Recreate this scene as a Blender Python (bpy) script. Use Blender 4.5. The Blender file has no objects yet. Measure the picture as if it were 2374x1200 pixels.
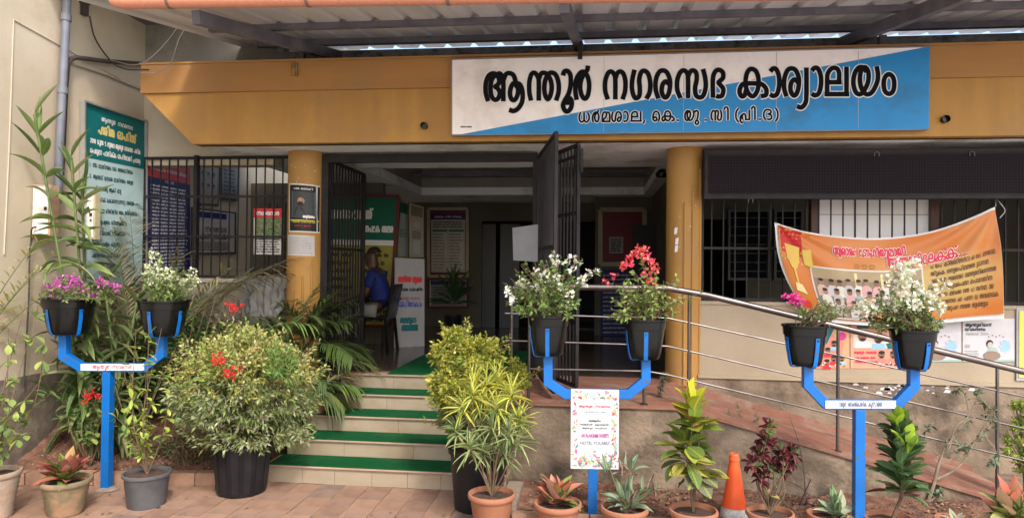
import bpy, math, random
import numpy as np
from mathutils import Vector, Matrix
R = math.radians
rnd = random.Random(7); nr = np.random.RandomState(7)
SC = bpy.context.scene; COL = SC.collection

# ------------------------------------------------------------------ camera, sky, sun, exposure
FPX, CXP, CYP = 1600.0, 1187.0, 600.0
YAW, PIT, ROLL, EYE = R(6.5), R(0.7), R(0.6), 1.82
_f = Vector((-math.sin(YAW)*math.cos(PIT), math.cos(YAW)*math.cos(PIT), math.sin(PIT)))
_r0 = Vector((math.cos(YAW), math.sin(YAW), 0)); _u0 = _r0.cross(_f)
_r = _r0*math.cos(ROLL) + _u0*math.sin(ROLL); _u = _u0*math.cos(ROLL) - _r0*math.sin(ROLL)
cd = bpy.data.cameras.new('camera'); cam = bpy.data.objects.new('camera', cd); COL.objects.link(cam)
cd.sensor_width = 36; cd.lens = 36*FPX/2374; cd.clip_start = 0.1; cd.clip_end = 2000
mw = Matrix(((_r.x, _u.x, -_f.x, 0), (_r.y, _u.y, -_f.y, 0), (_r.z, _u.z, -_f.z, EYE), (0, 0, 0, 1)))
cam.matrix_world = mw; SC.camera = cam
SUN_EL, SUN_AZ = 46.0, 30.0      # the sun stands high behind the viewer's right shoulder
world = bpy.data.worlds.new('World'); SC.world = world; world.use_nodes = True
wn = world.node_tree.nodes; sky = wn.new('ShaderNodeTexSky'); sky.sky_type = 'NISHITA'; sky.sun_disc = False
sky.sun_elevation = R(SUN_EL); sky.sun_rotation = R(180-SUN_AZ)
sky.air_density = 1.1; sky.dust_density = 3.0; sky.ozone_density = 1.0
world.node_tree.links.new(sky.outputs[0], wn['Background'].inputs[0]); wn['Background'].inputs[1].default_value = 0.15
sl = bpy.data.lights.new('sun', 'SUN'); sl.energy = 1.05; sl.angle = R(7.0); sl.color = (1, .97, .92)
so = bpy.data.objects.new('sun', sl); COL.objects.link(so)
sdir = Vector((math.sin(R(SUN_AZ))*math.cos(R(SUN_EL)), -math.cos(R(SUN_AZ))*math.cos(R(SUN_EL)), math.sin(R(SUN_EL))))
so.rotation_euler = sdir.to_track_quat('Z', 'Y').to_euler(); so.location = sdir*20
SC.view_settings.view_transform = 'Standard'; SC.view_settings.look = 'None'
SC.view_settings.gamma = 1; SC.view_settings.use_curve_mapping = False; SC.view_settings.exposure = 1.52

# ------------------------------------------------------------------ from a sight line to a real place
def ray(px, py): return _r*((px-CXP)/FPX) - _u*((py-CYP)/FPX) + _f
def PY(px, py, Y): d = ray(px, py); t = Y/d.y; return Vector((t*d.x, Y, EYE+t*d.z))
def PZ(px, py, Z): d = ray(px, py); t = (Z-EYE)/d.z; return Vector((t*d.x, t*d.y, Z))
def PX(px, py, X): d = ray(px, py); t = X/d.x; return Vector((X, t*d.y, EYE+t*d.z))

# ------------------------------------------------------------------ materials
MATS = {}
def mat(name, c, c2=None, scale=8.0, rough=.7, bump=0.0, metal=0.0, spec=.4, stain=None, sscale=1.5, detail=6, stretch=None, bscale=None, chips=None):
    if name in MATS: return MATS[name]
    m = bpy.data.materials.new(name); m.use_nodes = True; nt = m.node_tree; n = nt.nodes; l = nt.links
    p = n['Principled BSDF']; p.inputs['Roughness'].default_value = rough; p.inputs['Metallic'].default_value = metal
    p.inputs['Specular IOR Level'].default_value = spec
    if c2 is None: c2 = tuple(x*.82 for x in c)
    tc = n.new('ShaderNodeTexCoord'); mp = n.new('ShaderNodeMapping'); l.new(tc.outputs['Object'], mp.inputs[0])
    if stretch: mp.inputs['Scale'].default_value = stretch
    tx = n.new('ShaderNodeTexNoise'); tx.inputs['Scale'].default_value = scale; tx.inputs['Detail'].default_value = detail
    l.new(mp.outputs[0], tx.inputs['Vector'])
    cr = n.new('ShaderNodeValToRGB'); cr.color_ramp.elements[0].position = .35; cr.color_ramp.elements[1].position = .65
    cr.color_ramp.elements[0].color = (*c2, 1); cr.color_ramp.elements[1].color = (*c, 1); l.new(tx.outputs[0], cr.inputs[0])
    out = cr.outputs[0]
    if stain:
        t2 = n.new('ShaderNodeTexNoise'); t2.inputs['Scale'].default_value = sscale; t2.inputs['Detail'].default_value = 9; t2.inputs['Roughness'].default_value = .7
        l.new(tc.outputs['Object'], t2.inputs['Vector'])
        c3 = n.new('ShaderNodeValToRGB'); c3.color_ramp.elements[0].position = .5; c3.color_ramp.elements[1].position = .68
        l.new(t2.outputs[0], c3.inputs[0])
        mx = n.new('ShaderNodeMix'); mx.data_type = 'RGBA'; l.new(c3.outputs[0], mx.inputs[0]); l.new(out, mx.inputs[6]); mx.inputs[7].default_value = (*stain, 1)
        out = mx.outputs[2]
    if chips:      # small scuffs that bare what lies under the paint
        t4_ = n.new('ShaderNodeTexNoise'); t4_.inputs['Scale'].default_value = 26; t4_.inputs['Detail'].default_value = 6; l.new(tc.outputs['Object'], t4_.inputs['Vector'])
        c4_ = n.new('ShaderNodeValToRGB'); c4_.color_ramp.elements[0].position = .63; c4_.color_ramp.elements[1].position = .66; l.new(t4_.outputs[0], c4_.inputs[0])
        mx2 = n.new('ShaderNodeMix'); mx2.data_type = 'RGBA'; l.new(c4_.outputs[0], mx2.inputs[0]); l.new(out, mx2.inputs[6]); mx2.inputs[7].default_value = (*chips, 1); out = mx2.outputs[2]
    l.new(out, p.inputs['Base Color'])
    if bump:
        t3 = n.new('ShaderNodeTexNoise'); t3.inputs['Scale'].default_value = bscale or scale*4; t3.inputs['Detail'].default_value = 5
        l.new(mp.outputs[0], t3.inputs['Vector'])
        b = n.new('ShaderNodeBump'); b.inputs['Strength'].default_value = bump; b.inputs['Distance'].default_value = .02
        l.new(t3.outputs[0], b.inputs['Height']); l.new(b.outputs[0], p.inputs['Normal'])
    MATS[name] = m; return m

def pm(c, rough=.6):
    k = 'print_%d_%d_%d' % tuple(int(x*255) for x in c)
    return mat(k, c, tuple(x*.9 for x in c), 6, rough, 0)

def leafmat(name, mode, src, a=(.08, .14, .03), b=(.5, .45, .1)):
    """src 'obj': tint from the object's own colour, 'attr': tint per leaf."""
    if name in MATS: return MATS[name]
    m = bpy.data.materials.new(name); m.use_nodes = True; nt = m.node_tree; n = nt.nodes; l = nt.links
    p = n['Principled BSDF']; p.inputs['Roughness'].default_value = .45; p.inputs['Specular IOR Level'].default_value = .22
    if src == 'obj': s = n.new('ShaderNodeObjectInfo'); tint = s.outputs['Color']
    else: s = n.new('ShaderNodeAttribute'); s.attribute_name = 'tint'; tint = s.outputs['Color']
    uv = n.new('ShaderNodeUVMap'); sp = n.new('ShaderNodeSeparateXYZ'); l.new(uv.outputs[0], sp.inputs[0])
    def M(op, x, y=None, z=None):
        q = n.new('ShaderNodeMath'); q.operation = op
        for i, v in enumerate((x, y, z)):
            if v is None: continue
            if isinstance(v, (int, float)): q.inputs[i].default_value = v
            else: l.new(v, q.inputs[i])
        return q.outputs[0]
    def mixc(fac, x, y):
        q = n.new('ShaderNodeMix'); q.data_type = 'RGBA'; l.new(fac, q.inputs[0])
        for i, v in ((6, x), (7, y)):
            if isinstance(v, tuple): q.inputs[i].default_value = (*v, 1)
            else: l.new(v, q.inputs[i])
        return q.outputs[2]
    au = M('ABSOLUTE', M('SUBTRACT', sp.outputs[0], .5)); au = M('MULTIPLY', au, 2)
    tc = n.new('ShaderNodeTexCoord'); nz = n.new('ShaderNodeTexNoise'); nz.inputs['Scale'].default_value = 14 if src == 'attr' else 5
    l.new(tc.outputs['Object'], nz.inputs['Vector'])
    mid = M('LESS_THAN', au, .09)
    if mode == 'plain': col = mixc(M('MULTIPLY', mid, .45), tint, (.28, .32, .12))
    elif mode == 'edge':      # pale margin, green heart
        f = M('GREATER_THAN', M('ADD', au, M('MULTIPLY', M('SUBTRACT', nz.outputs[0], .5), .9)), .30)
        col = mixc(f, a, tint)
    elif mode == 'croton':    # yellow veins on a dark blade
        v = M('ADD', M('MULTIPLY', sp.outputs[1], 9), M('MULTIPLY', au, -2.2))
        vein = M('GREATER_THAN', M('SINE', M('MULTIPLY', v, 6.2832)), .45)
        f = M('MAXIMUM', M('LESS_THAN', au, .13), M('MULTIPLY', vein, .55)); col = mixc(f, tint, b)
    elif mode == 'aglao':     # red heart, green rim
        f = M('GREATER_THAN', M('ADD', au, M('MULTIPLY', M('SUBTRACT', nz.outputs[0], .5), 1.1)), .62)
        col = mixc(f, tint, a)
    elif mode == 'stripe':    # pale stripes beside the midrib
        f = M('COMPARE', au, .5, .2); col = mixc(M('MULTIPLY', f, .55), tint, b)
    l.new(col, p.inputs['Base Color'])
    tr = n.new('ShaderNodeBsdfTranslucent'); l.new(col, tr.inputs[0])
    mx = n.new('ShaderNodeMixShader'); mx.inputs[0].default_value = .28
    l.new(p.outputs[0], mx.inputs[1]); l.new(tr.outputs[0], mx.inputs[2]); l.new(mx.outputs[0], n['Material Output'].inputs[0])
    MATS[name] = m; return m

# ------------------------------------------------------------------ objects
def wl(o):
    v = Vector((0, 0, 0))
    while o: v += o.location; o = o.parent
    return v
def tag(o, label=None, cat=None, group=None, kind=None):
    if label: o['label'] = label
    if cat: o['category'] = cat
    if group: o['group'] = group
    if kind: o['kind'] = kind
    return o
def thing(name, label, cat, loc, group=None):
    o = bpy.data.objects.new(name, None); o.empty_display_size = .1; COL.objects.link(o); o.location = loc
    return tag(o, label, cat, group)
def inst(name, mesh, parent, loc, rot=(0, 0, 0), scale=(1, 1, 1), color=None):
    o = bpy.data.objects.new(name, mesh); COL.objects.link(o)
    o.parent = parent; o.location = Vector(loc) - (wl(parent) if parent else Vector((0, 0, 0))); o.rotation_euler = rot; o.scale = scale
    if color: o.color = (*color, 1)
    return o

class B:
    """collects polygons with a material each and links them as one object"""
    def __init__(s): s.v = []; s.f = []; s.m = []; s.uv = []
    def face(s, pts, m=0, uv=None):
        i = len(s.v); s.v.extend(tuple(p) for p in pts); s.f.append(tuple(range(i, i+len(pts)))); s.m.append(m); s.uv.append(uv)
    def mesh(s, vs, fs, m=0):
        i = len(s.v); s.v.extend(tuple(p) for p in vs)
        for f in fs: s.f.append(tuple(i+k for k in f)); s.m.append(m); s.uv.append(None)
    def box(s, a, b, m=0):
        x0, y0, z0 = (min(a[i], b[i]) for i in range(3)); x1, y1, z1 = (max(a[i], b[i]) for i in range(3))
        s.mesh([(x0, y0, z0), (x1, y0, z0), (x1, y1, z0), (x0, y1, z0), (x0, y0, z1), (x1, y0, z1), (x1, y1, z1), (x0, y1, z1)],
               [(3, 2, 1, 0), (4, 5, 6, 7), (0, 1, 5, 4), (1, 2, 6, 5), (2, 3, 7, 6), (3, 0, 4, 7)], m)
    def beam(s, p, q, w, h, m=0, up=(0, 0, 1)):
        p = Vector(p); q = Vector(q); d = (q-p).normalized(); u = Vector(up)
        if abs(d.dot(u)) > .98: u = Vector((0, 1, 0))
        r = d.cross(u).normalized(); u = r.cross(d)
        c = [r*(-w/2)+u*(-h/2), r*(w/2)+u*(-h/2), r*(w/2)+u*(h/2), r*(-w/2)+u*(h/2)]
        s.mesh([p+k for k in c]+[q+k for k in c], [(0, 1, 2, 3), (7, 6, 5, 4), (1, 0, 4, 5), (2, 1, 5, 6), (3, 2, 6, 7), (0, 3, 7, 4)], m)
    def tube(s, pts, r, seg=8, m=0, cap=True):
        pts = [Vector(p) for p in pts]; n = len(pts); rs = r if isinstance(r, (list, tuple)) else [r]*n
        prev = None; base = len(s.v)
        for i, p in enumerate(pts):
            d = (pts[min(i+1, n-1)]-pts[max(i-1, 0)]).normalized()
            if prev is None:
                a = Vector((0, 0, 1)) if abs(d.z) < .9 else Vector((1, 0, 0)); x = d.cross(a).normalized()
            else: x = (prev - d*prev.dot(d)).normalized()
            prev = x; y = d.cross(x)
            for k in range(seg):
                t = 2*math.pi*k/seg; s.v.append(tuple(p + (x*math.cos(t)+y*math.sin(t))*rs[i]))
        for i in range(n-1):
            for k in range(seg):
                a = base+i*seg+k; b = base+i*seg+(k+1) % seg
                s.f.append((a, b, b+seg, a+seg)); s.m.append(m); s.uv.append(None)
        if cap:
            s.f.append(tuple(base+k for k in reversed(range(seg)))); s.m.append(m); s.uv.append(None)
            s.f.append(tuple(base+(n-1)*seg+k for k in range(seg))); s.m.append(m); s.uv.append(None)
    def lathe(s, c, prof, seg=28, m=0, sq=0.0, cap0=True, cap1=False):
        base = len(s.v); n = len(prof)
        for (r, z) in prof:
            for k in range(seg):
                t = 2*math.pi*k/seg; q = 1+sq*(1/max(abs(math.cos(t)), abs(math.sin(t)))-1)
                s.v.append((c[0]+r*q*math.cos(t), c[1]+r*q*math.sin(t), c[2]+z))
        for i in range(n-1):
            for k in range(seg):
                a = base+i*seg+k; b = base+i*seg+(k+1) % seg
                s.f.append((a, b, b+seg, a+seg)); s.m.append(m); s.uv.append(None)
        if cap0: s.f.append(tuple(base+k for k in reversed(range(seg)))); s.m.append(m); s.uv.append(None)
        if cap1: s.f.append(tuple(base+(n-1)*seg+k for k in range(seg))); s.m.append(m); s.uv.append(None)
    def prism(s, poly, y0, y1, m=0):
        """polygon in XZ, extruded along Y"""
        n = len(poly); a = [(x, y0, z) for x, z in poly]; b = [(x, y1, z) for x, z in poly]
        s.mesh(a+b, [tuple(range(n)), tuple(reversed(range(n, 2*n)))]+[(i, i+n, (i+1) % n+n, (i+1) % n) for i in range(n)], m)
    def data(s, name, mats, origin=(0, 0, 0), smooth=False):
        me = bpy.data.meshes.new(name); o = Vector(origin)
        me.from_pydata([(p[0]-o.x, p[1]-o.y, p[2]-o.z) for p in s.v], [], s.f)
        ms = mats if isinstance(mats, (list, tuple)) else [mats]
        slots = []
        idx = []
        for k in s.m:
            mm = ms[k] if isinstance(k, int) else k
            if mm not in slots: slots.append(mm)
            idx.append(slots.index(mm))
        for mm in slots: me.materials.append(mm)
        me.polygons.foreach_set('material_index', idx)
        if any(u is not None for u in s.uv):
            L = me.uv_layers.new(name='UVMap')
            for p, u in zip(me.polygons, s.uv):
                if u:
                    for li, c in zip(p.loop_indices, u): L.data[li].uv = c
        if smooth: me.polygons.foreach_set('use_smooth', [True]*len(me.polygons))
        me.update(); return me
    def build(s, name, mats, parent=None, smooth=False, loc=None, bevel=0):
        org = wl(parent) if parent else (Vector(loc) if loc else Vector((0, 0, 0)))
        o = bpy.data.objects.new(name, s.data(name, mats, org, smooth)); COL.objects.link(o)
        if parent: o.parent = parent
        elif loc: o.location = loc
        if smooth:
            try: o.data.set_sharp_from_angle(angle=R(40))
            except Exception: pass
        if bevel:
            bv = o.modifiers.new('bevel', 'BEVEL'); bv.width = bevel; bv.segments = 2; bv.limit_method = 'ANGLE'
        return o
def structure(o): o['kind'] = 'structure'; return o

# ------------------------------------------------------------------ lettering: a stroke alphabet, one entry per letter (width, strokes)
G = {
'ന': (.86, [[(.17,.04),(.09,.3),(.09,.62),(.18,.87),(.29,.93),(.39,.84),(.43,.66),(.43,.04)], [(.43,.7),(.5,.88),(.6,.93),(.7,.86),(.77,.62),(.76,.3),(.68,.04)]]),
'ന്ത': (1.05, [[(.12,.04),(.07,.3),(.07,.62),(.13,.87),(.22,.93),(.31,.84),(.36,.66),(.36,.04)], [(.36,.7),(.42,.88),(.5,.93),(.62,.88),(.72,.7),(.76,.45),(.72,.2),(.64,.07),(.56,.2),(.53,.45),(.57,.72),(.67,.9),(.78,.93),(.89,.85),(.97,.6),(.97,.3),(.90,.04)]]),
'ത': (.88, [[(.17,.04),(.08,.3),(.08,.62),(.18,.87),(.3,.93),(.45,.82),(.56,.55),(.53,.22),(.44,.08),(.35,.22),(.32,.5),(.4,.8),(.55,.93),(.68,.9),(.8,.65),(.8,.3),(.72,.04)]]),
'ൂ': (.38, [[(.06,.84),(.1,.95),(.2,.97),(.29,.84),(.3,.55),(.24,.25),(.12,.02),(.06,-.15),(.12,-.32),(.22,-.34),(.32,-.2),(.33,0),(.26,.1)], [(.2,.1),(.2,-.12)]]),
'ു': (.36, [[(.05,.8),(.12,.93),(.22,.93),(.28,.78),(.26,.45),(.2,.1),(.1,-.05),(.1,-.25),(.2,-.32),(.3,-.22),(.28,-.03),(.17,.02)]]),
'ർ': (.56, [[(.09,.04),(.05,.35),(.08,.68),(.2,.9),(.32,.93),(.43,.78),(.48,.5),(.44,.18),(.34,.06),(.24,.2),(.2,.45),(.24,.7),(.34,.9),(.42,1.0),(.44,1.12)]]),
'ഗ': (.75, [[(.14,.96),(.07,.65),(.06,.35),(.13,.1),(.22,.05),(.31,.15),(.32,.4),(.3,.65),(.36,.88),(.47,.94),(.6,.84),(.67,.55),(.65,.25),(.55,.04)]]),
'ര': (.6, [[(.14,.04),(.06,.3),(.06,.62),(.16,.88),(.3,.94),(.43,.86),(.52,.6),(.5,.28),(.42,.08),(.32,.08),(.25,.26),(.28,.48),(.38,.58),(.48,.5)]]),
'സ': (1.02, [[(.17,.04),(.08,.3),(.08,.62),(.17,.87),(.28,.93),(.37,.84),(.4,.66),(.4,.04)], [(.4,.72),(.46,.88),(.55,.93),(.64,.86),(.66,.65),(.61,.35),(.64,.12),(.75,.05),(.86,.12),(.93,.4),(.91,.7),(.85,.96)]]),
'ഭ': (.52, [[(.08,.04),(.08,.65),(.16,.88),(.28,.93),(.4,.85),(.41,.68),(.32,.58),(.26,.52),(.32,.44),(.42,.3),(.38,.1),(.27,.06),(.2,.08)]]),
'ക': (1.0, [[(.26,.46),(.29,.75),(.38,.92),(.5,.94),(.62,.85),(.69,.6),(.67,.3),(.57,.1),(.46,.06),(.33,.2),(.26,.46)], [(.78,.06),(.93,.1),(.95,.27),(.84,.42),(.68,.47),(.25,.47),(.12,.4),(.06,.22),(.12,.06),(.22,.08),(.28,.25)]]),
'ാ': (.42, [[(.06,.86),(.14,.94),(.25,.92),(.34,.7),(.35,.4),(.28,.12),(.15,.05),(.06,.1)]]),
'ര്യ': (.88, [[(.12,.04),(.05,.3),(.06,.62),(.16,.88),(.3,.94),(.43,.86),(.52,.6),(.5,.28),(.42,.08),(.32,.08),(.25,.26),(.28,.48),(.38,.58),(.48,.5)], [(.76,.95),(.76,.05),(.72,-.2),(.6,-.33),(.47,-.3)]]),
'ല': (.8, [[(.1,.5),(.12,.75),(.25,.92),(.4,.92),(.48,.78),(.48,.5)], [(.55,.47),(.12,.47)], [(.1,.54),(.1,.02)], [(.03,.08),(.79,.08)], [(.72,.02),(.72,.96)]]),
'യ': (.95, [[(.50,.80),(.40,.93),(.25,.93),(.12,.75),(.07,.45),(.14,.15),(.28,.06),(.42,.18),(.55,.45),(.57,.75),(.48,.93),(.36,.9),(.29,.65),(.31,.35),(.42,.12),(.55,.06),(.7,.15),(.85,.45),(.88,.7),(.84,.96)]]),
'ം': (.5, [[(.23,.7),(.1,.6),(.06,.38),(.1,.15),(.23,.06),(.36,.15),(.4,.38),(.36,.6),(.23,.7)]]),
'ആ': (1.28, [[(.13,.04),(.06,.3),(.06,.6),(.14,.84),(.27,.93),(.4,.9),(.47,.8)], [(.36,.88),(.25,.72),(.21,.45),(.25,.18),(.36,.07),(.46,.13),(.51,.3),(.44,.44),(.36,.5),(.44,.56),(.49,.68),(.46,.82)], [(.62,.04),(.62,.6),(.58,.84),(.5,.93),(.42,.9)], [(.62,.7),(.7,.9),(.82,.94),(.95,.86),(1.03,.6)], [(1.05,.5),(.97,.62),(.88,.52),(.83,.3),(.88,.1),(.98,.07),(1.07,.22),(1.09,.42),(1.02,.6)], [(1.0,.6),(1.14,.58),(1.23,.35),(1.22,.02),(1.1,-.2),(.95,-.29),(.82,-.26)]]),
'ധ': (.9, [[(.16,.94),(.07,.6),(.09,.25),(.2,.06),(.34,.1),(.42,.3),(.42,.94)], [(.42,.3),(.5,.1),(.63,.06),(.77,.25),(.8,.6),(.7,.9)]]),
'മ': (.86, [[(.1,.05),(.1,.6),(.2,.88),(.38,.93),(.48,.8),(.42,.5),(.25,.3),(.12,.1)], [(.03,.07),(.82,.07)], [(.75,.06),(.76,.6),(.7,.85),(.58,.93),(.45,.85)]]),
'ശ': (.92, [[(.14,.94),(.06,.6),(.08,.25),(.2,.06),(.32,.15),(.36,.5),(.45,.85),(.6,.93),(.76,.82),(.82,.5),(.74,.15),(.6,.06),(.52,.2),(.6,.42),(.75,.42)]]),
'െ': (.78, [[(.6,.04),(.68,.35),(.62,.75),(.42,.93),(.2,.85),(.08,.5),(.1,.18),(.25,.06),(.4,.12),(.42,.32),(.3,.42),(.14,.35)]]),
'േ': (.6, [[(.45,.06),(.2,.06),(.08,.3),(.1,.72),(.28,.93),(.44,.82),(.38,.6),(.2,.58)]]),
'ി': (.44, [[(.04,1.0),(.1,1.18),(.2,1.24),(.31,1.15),(.33,.9),(.33,.04)]]),
'ീ': (.44, [[(.04,1.0),(.1,1.18),(.2,1.24),(.31,1.15),(.33,.9),(.33,.04)], [(.3,1.1),(.4,1.2),(.36,1.0)]]),
'പ': (.9, [[(.12,.12),(.08,.35),(.16,.55),(.3,.6),(.42,.5),(.45,.3),(.45,.06)], [(.38,.07),(.85,.07)], [(.8,.06),(.8,.95)]]),
'പ്ര': (1.05, [[(.25,.12),(.22,.35),(.3,.55),(.42,.6),(.54,.5),(.57,.3),(.57,.06)], [(.5,.07),(.98,.07)], [(.93,.06),(.93,.95)], [(.2,.5),(.06,.3),(.05,0),(.16,-.2),(.3,-.2)]]),
'ഒ': (.78, [[(.22,.03),(.07,.28),(.07,.66),(.22,.92),(.46,.95),(.66,.84),(.64,.64),(.42,.54)], [(.42,.54),(.68,.44),(.72,.2),(.56,.04),(.36,.1)]]),
'ഓ': (1.1, [[(.28,.04),(.1,.25),(.08,.6),(.2,.87),(.42,.94),(.62,.85),(.68,.68),(.55,.55),(.68,.42),(.7,.2),(.55,.06),(.38,.15),(.3,.4),(.42,.55)], [(.8,.86),(.88,.94),(1.0,.7),(1.0,.3),(.9,.06),(.8,.1)]]),
'വ': (.85, [[(.22,.07),(.1,.3),(.1,.65),(.22,.9),(.36,.92),(.47,.7),(.46,.35),(.34,.07)], [(.2,.07),(.8,.07)], [(.75,.06),(.75,.95)]]),
'സ്വ': (1.25, [[(.17,.04),(.08,.3),(.08,.62),(.17,.87),(.28,.93),(.37,.84),(.4,.66),(.4,.04)], [(.4,.72),(.46,.88),(.55,.93),(.64,.86),(.66,.65),(.61,.35),(.64,.12),(.75,.05),(.86,.12),(.93,.4),(.91,.7),(.85,.96)], [(1.1,.9),(1.15,.4),(1.12,-.1),(1.0,-.3),(.9,-.2),(1.0,-.02),(1.12,.02)]]),
'ജ': (.95, [[(.1,.1),(.3,.06),(.48,.2),(.52,.5),(.42,.85),(.25,.93),(.12,.78),(.2,.6),(.45,.55),(.88,.6)], [(.1,.4),(.3,.32),(.6,.36),(.8,.2),(.7,.05),(.55,.1)]]),
'ട': (.6, [[(.5,.85),(.3,.93),(.12,.8),(.2,.58),(.42,.42),(.45,.17),(.3,.06),(.08,.06)]]),
'ഫ': (1.0, [[(.06,.2),(.14,.42),(.26,.4),(.32,.1)], [(.3,.08),(.62,.08)], [(.6,.06),(.62,.7),(.75,.93),(.88,.8),(.92,.04)]]),
'ഹ': (1.0, [[(.06,.2),(.14,.42),(.26,.4),(.32,.1)], [(.3,.08),(.62,.08)], [(.6,.06),(.62,.7),(.75,.93),(.88,.8),(.92,.04)]]),
'ണ': (1.2, [[(.17,.04),(.08,.3),(.08,.62),(.18,.87),(.29,.93),(.39,.84),(.43,.66),(.43,.04)], [(.43,.7),(.5,.88),(.6,.93),(.7,.84),(.75,.62),(.75,.04)], [(.75,.7),(.82,.88),(.92,.93),(1.02,.84),(1.08,.5),(1.0,.04)]]),
'അ': (1.1, [[(.13,.04),(.06,.3),(.06,.6),(.14,.84),(.27,.93),(.4,.9),(.47,.8)], [(.36,.88),(.25,.72),(.21,.45),(.25,.18),(.36,.07),(.46,.13),(.51,.3),(.44,.44),(.36,.5),(.44,.56),(.49,.68),(.46,.82)], [(.62,.04),(.62,.6),(.58,.84),(.5,.93),(.42,.9)], [(.62,.7),(.7,.9),(.82,.94),(.95,.8),(1.0,.5),(.95,.04)]]),
'്': (.0, [[(-.16,1.2),(-.1,1.05),(.02,1.05),(.08,1.2)]]),
'.': (.28, [[(.08,.08),(.2,.08)]]), ',': (.28, [[(.14,.14),(.14,.0),(.06,-.16)]]), ' ': (.5, []),
'(': (.38, [[(.3,1.1),(.12,.75),(.12,.2),(.3,-.15)]]), ')': (.38, [[(.08,1.1),(.26,.75),(.26,.2),(.08,-.15)]]),
'0': (.6, [[(.3,.95),(.1,.7),(.1,.3),(.3,.05),(.5,.3),(.5,.7),(.3,.95)]]), '1': (.4, [[(.1,.75),(.25,.95),(.25,.05)]]),
'2': (.6, [[(.1,.75),(.2,.93),(.4,.93),(.48,.72),(.3,.4),(.1,.08)], [(.08,.07),(.52,.07)]]),
'3': (.6, [[(.1,.85),(.3,.95),(.48,.8),(.3,.52),(.5,.3),(.3,.05),(.1,.15)]]), '4': (.6, [[(.4,.05),(.4,.95),(.06,.3),(.55,.3)]]),
'5': (.6, [[(.5,.93),(.14,.93)], [(.14,.93),(.12,.55),(.35,.58),(.5,.3),(.3,.05),(.1,.12)]]),
'8': (.6, [[(.3,.95),(.12,.75),(.3,.53),(.5,.27),(.3,.05),(.1,.27),(.3,.53),(.48,.75),(.3,.95)]]),
}
KEYS = sorted(G, key=lambda k: -len(k)); BODY = [k for k in 'നതഗരസകലയമശപവടണ'] + ['ാ', 'ി', 'ു', 'ം', 'ന്ത']
def toks(s):
    out = []; i = 0
    while i < len(s):
        for k in KEYS:
            if s.startswith(k, i): out.append(k); i += len(k); break
        else: i += 1
    return out
def catmull(p, sub):
    if len(p) < 3: return [Vector((*q, 0)) for q in p]
    q = [Vector((*a, 0)) for a in p]; closed = (q[0]-q[-1]).length < 1e-6
    ext = [q[-2] if closed else q[0]*2-q[1]] + q + [q[1] if closed else q[-1]*2-q[-2]]; out = []
    for i in range(1, len(ext)-2):
        a, b, c, d = ext[i-1:i+3]
        for k in range(sub):
            t = k/sub; out.append(.5*((2*b)+(c-a)*t+(2*a-5*b+4*c-d)*t*t+(3*b-a-3*c+d)*t**3))
    out.append(ext[-2]); return out
_lay = [0]
def glyph(b, k, f, x, y, w, h, th, off, m, sub=4):
    """draw letter k; f(x,y,off) maps the print plane to space; th is the half stroke width"""
    gw, strokes = G[k]; sx = (w/gw if gw > .01 else h)
    for st in strokes:
        _lay[0] = (_lay[0]+1) % 7; o0 = off+_lay[0]*.00012
        P = [Vector((x+q.x*sx, y+q.y*h, 0)) for q in catmull(st, sub)]; n = len(P); L = []; Rr = []
        closed = (P[0]-P[-1]).length < 1e-6
        for i in range(n):
            if closed and i in (0, n-1): d = P[1]-P[-2]
            else: d = P[min(i+1, n-1)]-P[max(i-1, 0)]
            d.normalize(); q = Vector((-d.y, d.x, 0))*th; p = P[i].copy()
            if not closed and th > .006:
                if i == 0: p -= d*th*.25
                if i == n-1: p += d*th*.25
            oo = o0+.0002*i/n; L.append(f(p.x+q.x, p.y+q.y, oo)); Rr.append(f(p.x-q.x, p.y-q.y, oo))
        i0 = len(b.v); b.v.extend([tuple(v) for v in L]+[tuple(v) for v in Rr])
        for i in range(n-1): b.f.append((i0+i, i0+n+i, i0+n+i+1, i0+i+1)); b.m.append(m); b.uv.append(None)
def text(b, s, f, x, y, h, width=None, th=.08, off=.002, m=0, sub=2, centre=False):
    T = toks(s); W = sum(G[k][0] for k in T)*h; k = 1.0
    if width: k = width/max(W, 1e-6)
    if centre: x -= W*k/2
    for t in T:
        w = G[t][0]*h*k; glyph(b, t, f, x, y, w if w > 0 else 0, h, th*h, off, m, sub); x += w
def body_line(b, f, x, y, h, width, m, off=.002, th=.09):
    x1 = x+width
    while x < x1:
        for _ in range(rnd.randint(3, 8)):
            k = rnd.choice(BODY); w = G[k][0]*h*.85
            if x+w > x1: return
            glyph(b, k, f, x, y, w, h, th*h, off, m, 1); x += w
        x += h*.5

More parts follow.
